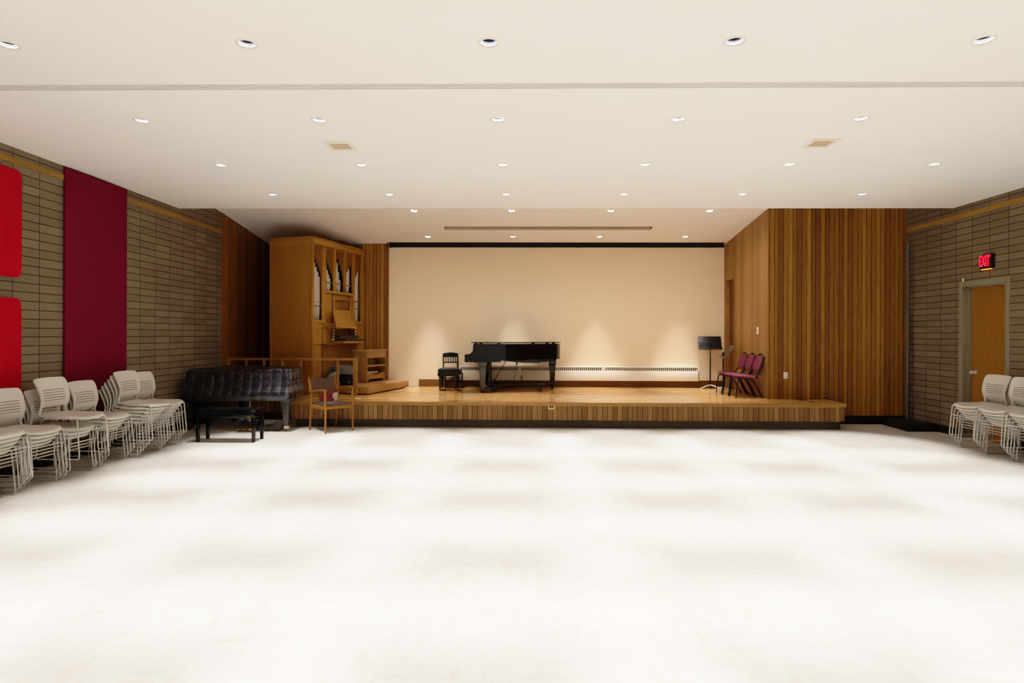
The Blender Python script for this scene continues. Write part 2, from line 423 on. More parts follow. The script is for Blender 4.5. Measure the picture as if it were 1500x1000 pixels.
# slot box
def up(y, d=0.14): return slope_z(y) + d
a, b, y0, y1 = -1.45, 2.385, 10.985, 11.18
quad(bm, (a, y1, slope_z(y1)), (b, y1, slope_z(y1)), (b, y1, up(y1)), (a, y1, up(y1)), mi=2)
quad(bm, (a, y0, slope_z(y0)), (b, y0, slope_z(y0)), (b, y0, up(y0)), (a, y0, up(y0)), mi=3)
quad(bm, (a, y0, up(y0, .05)), (b, y0, up(y0, .05)), (b, y1, up(y1, .05)), (a, y1, up(y1, .05)), mi=3)
for x in (a, b): quad(bm, (x, y0, slope_z(y0)), (x, y1, slope_z(y1)), (x, y1, up(y1)), (x, y0, up(y0)), mi=3)
# curtain-track recess behind the stage ceiling: dark front lip, top
quad(bm, (-2.73, 11.99, slope_z(11.99)), (4.06, 11.99, slope_z(11.99)), (4.06, 11.99, 3.6), (-2.73, 11.99, 3.6), mi=3)
quad(bm, (-2.73, 11.99, 3.6), (4.06, 11.99, 3.6), (4.06, 12.3, 3.6), (-2.73, 12.3, 3.6), mi=3)
quad(bm, (-2.73, 11.99, 3.2), (-2.73, 12.16, 3.2), (-2.73, 12.16, 3.6), (-2.73, 11.99, 3.6), mi=3)
struct('ceiling', bm, [M['ceiling'], M['stage_ceiling'], M['vent'], M['curtain_dark']], smooth=0)

# left wall: block, then oak boards beside the stage
bm = NB(); box(bm, XL - 0.2, XL, -3.2, 10.215, 0, 3.9); struct('wall_left', bm, M['block_l'], smooth=0)
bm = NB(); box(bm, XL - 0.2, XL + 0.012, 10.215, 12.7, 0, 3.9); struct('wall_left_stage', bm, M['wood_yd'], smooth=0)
# right wall with the exit door opening
DY0, DY1, DZ = 7.95, 8.75, 2.19
bm = NB()
box(bm, XR, XR + 0.25, -3.2, DY0, 0, 3.9); box(bm, XR, XR + 0.25, DY1, 10.2, 0, 3.9); box(bm, XR, XR + 0.25, DY0, DY1, DZ, 3.9)
struct('wall_right', bm, M['block_r'], smooth=0)
# oak-boarded wall right of the stage and its return along the stage, with a doorway
bm = NB(); box(bm, 4.08, XR + 0.2, 10.0, 10.15, 0, 3.9); box(bm, 4.0795, 4.081, 10.0, 10.151, 0, 3.9, mi=1)
struct('wall_right_stage', bm, [M['wood_x'], M['wood_y']], smooth=0)
D2Y0, D2Y1, D2Z = 11.58, 12.07, 2.56
bm = NB()
box(bm, 4.08, 4.22, 10.149, D2Y0, 0, 3.9); box(bm, 4.08, 4.22, D2Y1, 12.7, 0, 3.9); box(bm, 4.08, 4.22, D2Y0, D2Y1, D2Z, 3.9)
struct('wall_stage_side', bm, M['wood_y'], smooth=0)
bm = NB(); box(bm, -2.72, 4.09, YW, YW + 0.15, 0, 3.235); struct('wall_back', bm, M['screen'], smooth=0)
bm = NB(); box(bm, -3.25, -2.72, 12.08, 12.2, 0, 3.9); box(bm, XL - .2, -3.2, 12.5, 12.65, 0, 3.9)
struct('wall_back_left', bm, M['wood_x'], smooth=0)
bm = NB(); box(bm, XL - 0.3, XR + 0.3, -3.3, -3.1, 0, 3.9); struct('wall_rear', bm, M['ceiling'], smooth=0)
# dark band above the cream wall, with a ragged painted lower edge
bm = NB()
N = 240; px = None
for i in range(N + 1):
    x = -2.72 + 6.79 * i / N
    z = 3.238 - 0.012 * (noise.noise(Vector((x * 3.1, 0, 0))) + 0.6 * noise.noise(Vector((x * 11, 3, 0))))
    a_, b_ = bm.verts.new((x, 12.148, z)), bm.verts.new((x, 12.148, 3.62))
    if px: bm.faces.new((px[0], a_, b_, px[1]))
    px = (a_, b_)
struct('trim_1', bm, M['curtain_dark'], smooth=0)

# baseboards
bm = NB(); box(bm, XL, XL + 0.014, -3.1, 10.1, 0, 0.10); struct('baseboard_left', bm, M['black_base'], smooth=0)
bm = NB(); box(bm, XR - 0.014, XR, -3.1, DY0 - 0.06, 0, 0.115); box(bm, XR - 0.014, XR, DY1 + 0.06, 10.0, 0, 0.115)
struct('baseboard_right', bm, M['black_base'], smooth=0)
bm = NB(); box(bm, 5.0, XR, 9.984, 9.999, 0, 0.14); struct('baseboard_right_stage', bm, M['black_base'], smooth=0)
bm = NB(); box(bm, -2.1, 4.079, 12.128, 12.149, S, S + 0.145); struct('baseboard_back', bm, M['brown_base'], smooth=0)
# oak rail let into the block walls
bm = NB(); box(bm, XL, XL + 0.012, -3.0, 10.21, 3.183, 3.243); struct('trim_2', bm, M['rail'], smooth=0)
bm = NB(); box(bm, XR - 0.012, XR, -3.0, 9.99, 3.170, 3.232); struct('trim_3', bm, M['rail'], smooth=0)

# exit door
bm = NB(); box(bm, XR + 0.115, XR + 0.16, DY0 + .02, DY1 - .02, 0.005, DZ - .02); d1 = struct('door_1', bm, M['door'], smooth=0)
d1['label'] = 'plain oak veneer exit door in a grey steel frame'
bm = NB()
box(bm, XR - 0.012, XR + 0.10, DY1 - .02, DY1 + 0.05, 0, DZ + 0.06, .004); box(bm, XR - 0.012, XR + 0.10, DY0 - 0.05, DY0 + .02, 0, DZ + 0.06, .004)
box(bm, XR - 0.0115, XR + 0.10, DY0 - .049, DY1 + .049, DZ - .02, DZ + 0.0605, .004)
box(bm, XR + 0.06, XR + 0.2, DY1 - .035, DY1 + .02, 0, DZ, .003); box(bm, XR + 0.06, XR + 0.2, DY0 - .02, DY0 + .035, 0, DZ, .003)
box(bm, XR + 0.06, XR + 0.2, DY0, DY1, DZ - .035, DZ + .01, .003)
obj('door_frame', bm, M['frame_grey'], d1)
bm = NB(); lathe(bm, [(0.0, -0.075), (.022, -.072), (.028, -.055), (.022, -.038), (.010, -.03), (.010, -.012), (.03, -.01), (.032, 0)], (XR + .115, 8.64, .945), 18, 'X')
obj('door_knob', bm, M['chrome'], d1, recalc=True)
# stage doorway
bm = NB(); box(bm, 4.16, 4.2, D2Y0, D2Y1, S, D2Z); d2 = struct('door_2', bm, M['door_dark'], smooth=0)
d2['label'] = 'narrow dark oak door recessed in the stage side wall'

# ------------------------------------------------------------------ stage
st = thing('stage', 'low oak-boarded stage platform across the end of the hall', 'stage', (0, 0, 0))
XN, YN = -3.62, 10.10   # left front notch
top = [(XN, YST), (5.0, YST), (5.0, 9.98), (4.07, 9.98), (4.07, 12.12), (-2.70, 12.12), (-2.70, 12.06), (-3.26, 12.06), (-3.26, 12.49), (XL + .013, 12.49), (XL + .013, YN), (XN, YN)]
bm = NB(); prism(bm, top, lambda p: (p[0], p[1], S - 0.03), lambda p: (p[0], p[1], S)); obj('deck', bm, M['stage'], st, smooth=0)
bm = NB()
box(bm, XN - .015, 5.015, YST - 0.018, YST + .004, S - 0.052, S + 0.0015, .006); box(bm, 4.996, 5.015, YST, 9.98, S - 0.052, S + .0015, .006)
box(bm, XL + .015, XN - .002, YN - .018, YN + .004, S - .052, S + .0015, .006); box(bm, XN - .016, XN + .004, YST, YN, S - .052, S + .0015, .006)
obj('nosing', bm, M['nosing'], st)
bm = NB()
box(bm, XN, 5.0, YST, YST + 0.03, 0.13, S - 0.031); box(bm, 4.97, 5.0, YST + .03, 9.98, 0.13, S - 0.031)
box(bm, XL + .015, XN, YN, YN + 0.03, 0.13, S - 0.031); box(bm, XN, XN + .03, YST + .03, YN, .13, S - .031)
obj('front_boarding', bm, M['wood_stage'], st, smooth=0)
bm = NB()
box(bm, XN + .05, 4.955, YST + 0.055, YST + 0.07, 0, 0.13); box(bm, 4.94, 4.955, YST + .07, 9.97, 0, 0.13)
box(bm, XL + .016, XN + .05, YN + .05, YN + .065, 0, .13); box(bm, XN + .05, XN + .065, YST + .07, YN + .05, 0, .13)
obj('kick_base', bm, M['kick'], st, smooth=0)

# brass floor-pocket plate on the stage front
t = thing('power_outlet', 'brass outlet plate on the boarded stage front', 'outlet', (0.46, YST - 0.0005, 0.335))
bm = NB(); box(bm, -.052, .052, -.008, 0, -.036, .036, .004); obj('cover_plate', bm, M['brass'], t)
bm = NB(); box(bm, -.030, -.002, -.0105, -.007, -.016, .016, .002); box(bm, .002, .030, -.0105, -.007, -.016, .016, .002); obj('socket', bm, M['key_black'], t)

# wall plates
t = thing('light_switch', 'white light switch plate on the stage side wall', 'switch', (4.08, 10.42, 1.547))
bm = NB(); box(bm, -.007, 0, -.038, .038, -.06, .06, .003); obj('cover_plate', bm, M['white_plate'], t)
bm = NB(); box(bm, -.016, -.006, -.006, .006, -.012, .012, .002); obj('toggle', bm, M['brown_base'], t)
t = thing('wall_outlet', 'white outlet plate low on the front-facing oak wall', 'outlet', (4.375, 9.998, 0.80))
bm = NB(); box(bm, -.033, .033, -.007, 0, -.052, .052, .003); obj('cover_plate', bm, M['white_plate'], t)
bm = NB(); box(bm, -.016, .016, -.010, -.006, .008, .036, .002); box(bm, -.016, .016, -.010, -.006, -.036, -.008, .002); obj('socket', bm, M['vent'], t)
t = thing('side_outlet', 'small cream outlet plate behind the plum chairs', 'outlet', (4.08, 10.72, 0.405 + .47))
bm = NB(); box(bm, -.007, 0, -.035, .035, -.056, .056, .003); obj('cover_plate', bm, M['rad'], t)
bm = NB(); box(bm, -.010, -.006, -.016, .016, .008, .036, .002); box(bm, -.010, -.006, -.016, .016, -.036, -.008, .002); obj('socket', bm, M['vent'], t)

# ------------------------------------------------------------------ downlights
def make_downlight():
    t = thing('ceiling_downlight', '', 'ceiling light', (0, 0, 0), 0, 'recessed ceiling downlights')
    bm = NB(); lathe(bm, [(RAD - .003, .004), (RAD - .002, -.004), (.068, -.004), (.074, -.001), (.074, .001)], n=32, caps=False); obj('trim_ring', bm, M['trim'], t, recalc=True)
    prof = [(RAD, 0), (RAD - .001, .0118), (RAD - .005, .0122), (RAD - .005, .0165), (RAD - .004, .017), (RAD - .005, .020), (RAD - .009, .0205), (RAD - .010, .026), (RAD - .013, .0265), (RAD - .014, .085)]
    bm = NB(); lathe(bm, prof, n=32, mis=[0, 1, 1, 1, 0, 2, 2, 3, 3], caps=False)
    obj('reflector', bm, [M['glow'], M['glow_blue'], M['glow_grey'], M['glow_dark']], t)  # glowing bands imitate lamp light inside the can
    bm = NB(); lathe(bm, [(0.0, .086), (.025, .086), (.05, .088), (.05, .094)], n=24); obj('lamp_holder', bm, M['glow_dark'], t, recalc=True)
    return t

def spot(name, loc, power, size=44, blend=0.65, col=(1.0, 0.985, 0.965), tilt=None):
    d = bpy.data.lights.new(name, 'SPOT'); d.energy = power; d.spot_size = radians(size); d.spot_blend = blend
    d.shadow_soft_size = 0.04; d.color = col
    o = bpy.data.objects.new(name, d); COL.objects.link(o); o.location = loc
    return o
P_MAIN, P_STAGE = 715, 480
P_SPILL = 58
ordn = ['first', 'second', 'third', 'fourth', 'fifth', 'sixth']
rown = ['in the ceiling row nearest the camera', 'in the second ceiling row', 'in the third ceiling row', 'in the fourth ceiling row']
proto = make_downlight(); used = False
def put_light(loc, label, tiltx=0.0):
    global used
    o = proto if not used else dup(proto, loc, 0)
    used = True
    o.location = loc; o['label'] = label; o.rotation_euler = (tiltx, 0, 0)
for j, y in enumerate(ROWY):
    for i in range(*SEEN[j]): put_light((COLX[i], y, H), f'round recessed downlight, {ordn[i]} from the left {rown[j]}')
sl = -atan(0.13)
for j, y in enumerate(SLY):
    for i, x in enumerate(SLX):
        put_light((x, y, slope_z(y)), f'round recessed downlight, {ordn[i]} from left in the {["front", "rear"][j]} stage ceiling row', sl)
for k in range(-4, 4):
    for i in range(6): spot('downlight_lamp', (COLX[i], 3.875 + 1.394 * k, H + (.055 if k >= 0 and i < SEEN[k][1] else -.02)), P_MAIN)
for y in SLY:
    for x in SLX: spot('stage_lamp', (x, y, slope_z(y) + .055), P_STAGE * (.85 if y < 11 else 1.3), 38.5, 1.0, (1.0, 0.97, 0.92))
for x in SLX: spot('added_stage_spill', (x, SLY[0], slope_z(SLY[0]) - .012), P_SPILL, 160, 1.0, (1.0, 0.95, 0.88))  # added wide spots without fixtures, filling the back wall and stage

# ceiling vents, track
def vent(x, y, label):
    t = thing('ceiling_vent', label, 'vent', (x, y, H), 0, 'square ceiling vents')
    bm = NB(); w = .135; i = .092
    for a_ in ((-w, w, -w, -i), (-w, w, i, w), (-w, -i, -i, i), (i, w, -i, i)): box(bm, *a_, -.008, 0, .002)
    obj('frame', bm, M['trim'], t)
    bm = NB()
    for k in range(7): box(bm, -i, i, -i + .026 * k, -i + .026 * k + .020, -.005, -.001)
    obj('grille', bm, M['vent'], t)
vent(-1.83, 5.98, 'square tan ceiling vent left of the middle')
vent(2.93, 5.93, 'square tan ceiling vent right of the middle')
t = thing('ceiling_track', 'long thin slotted track across the whole ceiling', 'track', (0, 4.55, H))
bm = NB()
for k in range(5): box(bm, XL + .01, XR - .01, -.055 + .0235 * k, -.055 + .0235 * k + .0105, -.006, 0)
obj('rib', bm, M['ceiling'], t, smooth=0)
bm = NB(); box(bm, XL + .01, XR - .01, -.05, .05, -.002, 0); obj('slot_back', bm, M['line'], t, smooth=0)

# ------------------------------------------------------------------ acoustic panels
bm = NB(); box(bm, XL + .001, XL + .04, 6.655, 7.70, .45, H - .012, .012, 3)
tag(obj('acoustic_panel', bm, M['maroon']), 'tall maroon fabric wall panel reaching the ceiling on the left wall', 'acoustic panel')
def redpanel(z0, z1, label):
    r = .055; pts = []
    y0, y1 = 4.86, 6.045
    for cy, cz, a0 in ((y1 - r, z1 - r, 0), (y0 + r, z1 - r, 90), (y0 + r, z0 + r, 180), (y1 - r, z0 + r, 270)):
        for k in range(6): a_ = radians(a0 + 18 * k); pts.append((cy + r * cos(a_), cz + r * sin(a_)))
    bm = NB(); n = len(pts); rings = []
    for x, ins in ((XL + .001, 0), (XL + .045, 0), (XL + .062, .055)):
        cy, cz = (y0 + y1) / 2, (z0 + z1) / 2; ring = []
        for y, z in pts:
            sy, sz = (y1 - y0 - ins * .5) / (y1 - y0), (z1 - z0 - 2 * ins) / (z1 - z0)
            ring.append(bm.verts.new((x, cy + (y - cy) * sy, cz + (z - cz) * sz)))
        rings.append(ring)
    for a_, b_ in zip(rings[:-1], rings[1:]):
        for i in range(n): bm.faces.new((a_[i], a_[(i + 1) % n], b_[(i + 1) % n], b_[i]))
    bm.faces.new(rings[-1]); bm.faces.new(rings[0][::-1])
    tag(obj('acoustic_panel', bm, M['red'], smooth=25, recalc=True), label, 'acoustic panel', 'bright red wall panels')
redpanel(2.025, 3.115, 'upper bright red rounded wall panel at the far left')
redpanel(.72, 1.812, 'lower bright red rounded wall panel at the far left')

# ------------------------------------------------------------------ exit sign, door contact, conduit, corner box
t = thing('exit_sign', 'lit red EXIT sign above the right-hand door', 'exit sign', (XR, 8.255, 2.475))
bm = NB(); box(bm, -.05, 0, -.11, .11, -.098, .098, .006); obj('housing', bm, M['exit_box'], t)
fc = bpy.data.curves.new('lettering', 'FONT'); fc.body = 'EXIT'; fc.size = .158; fc.align_x = 'CENTER'; fc.align_y = 'CENTER'
fc.extrude = .002; fc.offset = .0035; fc.materials.append(M['exit_red'])
tmp = bpy.data.objects.new('lettering_source', fc); COL.objects.link(tmp)
bpy.context.view_layer.update(); tm = bpy.data.meshes.new_from_object(tmp.evaluated_get(bpy.context.evaluated_depsgraph_get()))
bpy.data.objects.remove(tmp); fo = bpy.data.objects.new('lettering', tm); COL.objects.link(fo); fo.parent = t
fo.matrix_local = Matrix(((0, 0, -1, -.0525), (-.58, 0, 0, .012), (0, 1.28, 0, .004), (0, 0, 0, 1)))
bm = NB(); box(bm, -.045, -.01, -.07, .08, -.106, -.097, .002); obj('glow_lens', bm, M['exit_amber'], t)
bm = NB(); box(bm, XR - .02, XR - .012, 8.70, 8.725, DZ + .055, DZ + .10, .003)
tag(obj('door_contact', bm, M['white_plate']), 'tiny white sensor on the corner of the exit door frame', 'sensor')
bm = NB(); prism(bm, [(5.88, 9.22), (XR - .016, 9.22), (XR - .016, 9.982), (5.93, 9.982)], lambda p: (p[0], p[1], 0), lambda p: (p[0], p[1], .113))
bmesh.ops.bevel(bm, geom=bm.edges[:], offset=.006, segments=2, profile=.5, affect='EDGES')
tag(obj('corner_plinth', bm, M['black_base']), 'low black box in the corner under the grey conduit', 'plinth')
t = thing('conduit', 'thin grey upright conduit in the right corner of oak and block walls', 'pipe', (6.27, 9.83, .113))
bm = NB(); tube(bm, [(0, 0, .004), (0, 0, 2.85)], .021, 12); obj('tube', bm, M['pipe_paint'], t)
bm = NB(); lathe(bm, [(.045, 0), (.045, .010), (.028, .014), (.022, .03)], n=16); obj('flange', bm, M['pipe_paint'], t)
bm = NB(); tube(bm, fillet([(4.48, 9.95, S + .006), (4.53, 9.85, S + .006), (4.60, 9.86, S + .006), (4.62, 9.66, S + .006), (4.56, 9.62, S + .006), (4.64, 9.56, S + .006)], .05), .007, 6)
tag(obj('power_cable', bm, M['black_sat']), 'short dark cable lying on the right end of the stage', 'cable')

# ------------------------------------------------------------------ radiator
t = thing('baseboard_radiator', 'long cream baseboard radiator below the cream back wall', 'radiator', (0, 12.127, S))
X0, X1, zb, zt = -1.27, 3.55, .138, .425
bm = NB()
box(bm, X0, X1, -.085, .018, zt - .012, zt, .004); box(bm, X0, X1, -.085, -.073, zb, zt - .085, .003)
box(bm, X0, X0 + .02, -.085, .018, zb, zt - .005, .003); box(bm, X1 - .02, X1, -.085, .018, zb, zt - .005, .003)
box(bm, X0, X1, .008, .018, zb, zt - .005)
box(bm, X0, X1, -.086, -.078, zt - .022, zt - .008, .002)
for x in (-.046, 1.637): box(bm, x - .03, x + .03, -.086, -.072, zt - .09, zt - .01, .002)
obj('casing', bm, M['rad'], t)
bm = NB(); x = X0 + .03
while x < X1 - .03:
    if min(abs(x + .046), abs(x - 1.637)) > .035: box(bm, x, x + .010, -.083, -.075, zt - .086, zt - .014)
    x += .0405
obj('grille', bm, M['rad'], t, smooth=0)
bm = NB(); box(bm, X0 + .02, X1 - .02, -.05, .006, zt - .15, zt - .02); obj('heating_element', bm, M['rad_fin'], t, smooth=0)
bm = NB(); box(bm, -.035, .015, -.092, -.084, zb + .01, zb + .10, .003); obj('access_plate', bm, M['vent'], t)

# ------------------------------------------------------------------ grand piano on the stage
def bez(p0, p1, p2, p3, n=10):
    return [tuple(p0[k] * (1 - t) ** 3 + 3 * p1[k] * t * (1 - t) ** 2 + 3 * p2[k] * t * t * (1 - t) + p3[k] * t ** 3 for k in (0, 1)) for t in [i / n for i in range(n + 1)]]
def taper_leg(bm, x, y, z0, z1, w0, w1):
    frustum(bm, (x, y, z0), (w0, w0), (x, y, z1), (w1, w1), .005)
t = thing('grand_piano', 'glossy black grand piano with its lid closed on the stage', 'piano', (0, 0, S))
YN_, YF_ = 10.66, 12.02
def outline(grow=0.0, x0=-.87):
    o = [(x0, YN_ - grow), (-.37, YN_ - grow)]
    o += bez((-.37, YN_ - grow), (-.10, YN_ - grow), (.10, 10.98 - grow), (.36, 11.18 - grow))[1:]
    o += bez((.36, 11.18 - grow), (.62, 11.36 - grow), (.74 + grow, 11.40), (.74 + grow, 11.66))[1:]
    o += bez((.74 + grow, 11.66), (.74 + grow, 11.92), (.66, YF_ + grow), (.52, YF_ + grow))[1:]
    o += [(x0, YF_ + grow)]
    return o
bm = NB(); prism(bm, outline(0), lambda p: (p[0], p[1], .595), lambda p: (p[0], p[1], .888)); obj('rim', bm, M['black_gloss'], t, smooth=30)
bm = NB(); prism(bm, outline(.022, -.915), lambda p: (p[0], p[1], .904), lambda p: (p[0], p[1], .922))
for x, y in ((-.83, 10.7), (-.42, 10.7), (.2, 11.1), (.6, 11.5), (-.83, 11.95), (.5, 11.95)): box(bm, x - .03, x + .03, y, y + .04, .887, .905)
lid = obj('lid', bm, M['black_gloss'], t, smooth=30)
bm = NB()   # arms (cheeks) either side of the keys, with the stepped profile
prof = [(-1.03, .565), (-1.03, .69), (-1.015, .705), (-.95, .708), (-.91, .725), (-.885, .77), (-.875, .888), (-.5, .888), (-.5, .565)]
for y0, y1 in ((YN_ + .001, YN_ + .055), (YF_ - .055, YF_ - .001)):
    prism(bm, prof, lambda p: (p[0], y0, p[1]), lambda p: (p[0], y1, p[1]))
obj('arm', bm, M['black_gloss'], t)
bm = NB(); box(bm, -1.025, -.38, YN_ + .05, YF_ - .05, .56, .625, .006); box(bm, -1.02, -1.0, YN_ + .05, YF_ - .05, .62, .675, .004); obj('key_bed', bm, M['black_gloss'], t)
bm = NB(); box(bm, -.985, -.88, YN_ + .055, YF_ - .055, .64, .70, .02, 3); obj('key_lid', bm, M['black_gloss'], t)
bm = NB()
prism(bm, [(-.36, .60), (.62, .60), (.48, .60), (.30, .54), (.02, .542), (-.20, .56), (-.36, .575)], lambda p: (p[0], 10.95, p[1]), lambda p: (p[0], 11.03, p[1]))
prism(bm, [(-.36, .60), (.62, .60), (.46, .54), (.02, .53), (-.36, .57)], lambda p: (p[0], 11.4, p[1]), lambda p: (p[0], 11.5, p[1]))
prism(bm, [(-.36, .60), (.62, .60), (.46, .55), (.02, .54), (-.36, .57)], lambda p: (p[0], 11.75, p[1]), lambda p: (p[0], 11.85, p[1]))
obj('underside_beam', bm, M['black_sat'], t)
for x, y in ((-.71, 10.79), (-.71, 11.86), (.58, 11.5)):
    bm = NB()
    taper_leg(bm, x, y, .49, .17, .062, .046); frustum(bm, (x, y, .17), (.046, .046), (x, y, .055), (.034, .034), .004)
    box(bm, x - .072, x + .072, y - .072, y + .072, .49, .60, .006)
    if x < 0: prism(bm, [(x - .06, .56), (x - .17, .56), (x - .10, .535), (x - .06, .48)], lambda p: (p[0], y - .05, p[1]), lambda p: (p[0], y + .05, p[1]))
    lg = obj('leg', bm, M['leg_sheen'] if y < 11 else M['black_gloss'], t)  # near leg takes the painted sheen, the others stay black
    bm = NB(); lathe(bm, [(.026, .0), (.03, .012), (.03, .04), (.024, .056)], (x, y, 0.004), 14); obj('caster', bm, M['dark_metal'], lg)
bm = NB()
tube(bm, [(-.60, 11.27, .56), (-.60, 11.27, .17)], .014, 8); tube(bm, [(-.60, 11.40, .56), (-.60, 11.40, .17)], .014, 8)
box(bm, -.66, -.54, 11.2, 11.47, .11, .175, .01); tube(bm, [(-.56, 11.28, .13), (-.30, 11.25, .575)], .008, 6); tube(bm, [(-.56, 11.39, .13), (-.30, 11.42, .575)], .008, 6)
ly = obj('pedal_lyre', bm, M['black_sat'], t)
for y in (11.25, 11.335, 11.42):
    bm = NB(); box(bm, -.76, -.655, y - .014, y + .014, .075, .088, .005); obj('pedal', bm, M['brass'], ly)
bm = NB(); tube(bm, [(-.10, 10.97, .555), (-.10, 10.97, .50)], .016, 8); tube(bm, [(-.10, 10.97, .50), (-.16, 11.0, .20)], .0045, 6); obj('prop_wire', bm, M['black_sat'], t)
# dolly under it
t = thing('piano_dolly', 'low wheeled piano dolly under the grand piano on stage', 'dolly', (0, 0, S))
bm = NB(); hub = Vector((-.2, 11.3, .135))
for p in ((-.62, 10.86, .12), (-.62, 11.80, .12), (.44, 11.36, .12)):
    d = Vector(p) - hub; tube(bm, [hub, Vector(p)], .020, 8)
tube(bm, [(-.62, 10.86, .12), (-.62, 11.80, .12)], .018, 8); tube(bm, [(-.60, 10.86, .14), (.30, 11.05, .14)], .012, 8)
tube(bm, [(.30, 11.05, .14), (.44, 11.36, .12)], .018, 8)
obj('frame', bm, M['dark_metal'], t)
for x, y in ((-.615, 10.775), (-.54, 11.0), (.335, 11.06), (-.62, 11.72)):
    bm = NB(); lathe(bm, [(.012, -.022), (.03, -.022), (.05, -.016), (.054, 0), (.05, .016), (.03, .022), (.012, .022)], (x, y, .056), 20, 'Y'); w = obj('wheel', bm, M['rubber'], t, recalc=True)
    bm = NB(); box(bm, x - .022, x + .022, y - .03, y - .024, .05, .125); box(bm, x - .022, x + .022, y + .024, y + .03, .05, .125); box(bm, x - .024, x + .024, y - .03, y + .03, .112, .126); obj('fork', bm, M['dark_metal'], w)

# piano bench, tufted
t = thing('piano_bench', 'black padded artist bench on the stage beside the grand piano', 'bench', (-1.40, 11.37, S), radians(2))
def cushion(bm, hx, hy, z0, z1, nx=14, ny=14, puff=.02, tuft=0):
    def P(i, j, s):
        u, v = -1 + 2 * i / nx, -1 + 2 * j / ny
        d = (1 - abs(u) ** 8) * (1 - abs(v) ** 8)
        z = (z1 + puff * d * (1 - u * u * .5) * (1 - v * v * .5)) if s else z0
        if s and tuft: z -= .012 * max(0, 1 - ((sin(pi * u * tuft / 2 * 1.0) ** 2 + sin(pi * v * tuft / 2) ** 2) * 4)) * d
        rr = 1 - .06 * (abs(u * v) ** 6)
        return (u * hx * rr, v * hy * rr, z)
    top = [[bm.verts.new(P(i, j, 1)) for j in range(ny + 1)] for i in range(nx + 1)]
    bot = [[bm.verts.new(P(i, j, 0)) for j in range(ny + 1)] for i in range(nx + 1)]
    for i in range(nx):
        for j in range(ny):
            bm.faces.new((top[i][j], top[i + 1][j], top[i + 1][j + 1], top[i][j + 1])); bm.faces.new((bot[i][j], bot[i][j + 1], bot[i + 1][j + 1], bot[i + 1][j]))
    for i in range(nx):
        bm.faces.new((top[i][0], bot[i][0], bot[i + 1][0], top[i + 1][0])); bm.faces.new((top[i][ny], top[i + 1][ny], bot[i + 1][ny], bot[i][ny]))
    for j in range(ny):
        bm.faces.new((top[0][j], top[0][j + 1], bot[0][j + 1], bot[0][j])); bm.faces.new((top[nx][j], bot[nx][j], bot[nx][j + 1], top[nx][j + 1]))
    return bm
bm = NB(); cushion(bm, .190, .225, .345, .405, 20, 20, .025, 4); obj('cushion', bm, M['black_soft'], t, smooth=50)
bm = NB(); box(bm, -.19, .19, -.225, .225, .275, .346, .006); obj('seat_frame', bm, M['black_soft'], t)
for sx in (-1, 1):
    for sy in (-1, 1):
        bm = NB(); frustum(bm, (sx * .145, sy * .195, .28), (.021, .021), (sx * .145, sy * .195, .02), (.016, .016), .003); lg = obj('leg', bm, M['black_sat'], t)
        bm = NB(); frustum(bm, (sx * .145, sy * .195, .022), (.017, .017), (sx * .145, sy * .195, 0), (.013, .013), .002); obj('ferrule', bm, M['brass'], lg)
bm = NB(); tube(bm, fillet([(-.10, -.228, .315), (-.10, -.25, .315), (-.01, -.25, .328), (-.01, -.228, .328)], .02), .006, 6); obj('handle', bm, M['black_sat'], t)

# slat-back chair behind it
t = thing('slat_back_chair', 'black wooden slat-back chair with grey seat behind the piano bench', 'chair', (-1.39, 11.86, S), radians(17))
hw, hd = .155, .155
for sx in (-1, 1):
    bm = NB(); tube(bm, [(sx * hw * .95, hd, 0), (sx * hw * .95, hd, .33), (sx * hw * .95, hd + .055, .655)], .0145, 8); obj('back_post', bm, M['black_sat'], t)
    bm = NB(); frustum(bm, (sx * (hw + .012), -hd - .02, .315), (.016, .016), (sx * (hw + .012), -hd - .02, 0), (.013, .013), .002); obj('leg', bm, M['black_sat'], t)
bm = NB(); cushion(bm, hw + .018, hd + .03, .33, .375, 10, 10, .012); obj('seat', bm, M['brown_fab'], t, smooth=50)
bm = NB(); box(bm, -hw, hw, -hd - .03, -hd - .012, .28, .332); box(bm, -hw, hw, hd - .01, hd + .01, .28, .332)
for sx in (-1, 1): box(bm, sx * hw - .01, sx * hw + .01, -hd, hd, .28, .332)
obj('seat_rail', bm, M['black_sat'], t)
bm = NB(); n = 12; ring = []
def arc(u): return .675 + .022 * (1 - u * u)
pts = [(-hw - .006 + (2 * hw + .012) * k / n, arc(-1 + 2 * k / n)) for k in range(n + 1)]
prism(bm, pts + [(hw, .60), (-hw, .60)], lambda p: (p[0], hd + .05, p[1]), lambda p: (p[0], hd + .072, p[1])); obj('top_rail', bm, M['black_sat'], t)
bm = NB(); box(bm, -hw, hw, hd + .022, hd + .038, .485, .51); obj('lower_rail', bm, M['black_sat'], t)
for k in range(5):
    bm = NB(); x = -.1 + .05 * k; frustum(bm, (x, hd + .03, .505), (.008, .005), (x, hd + .06, .61), (.008, .005)); obj('slat', bm, M['black_sat'], t, smooth=0)
bm = NB()
for z, y in ((.17, hd), (.13, -hd - .02)): box(bm, -hw, hw, y - .008, y + .008, z, z + .022)
for sx in (-1, 1): box(bm, sx * hw - .007, sx * hw + .007, -hd, hd, .1, .12)
obj('stretcher', bm, M['black_sat'], t)

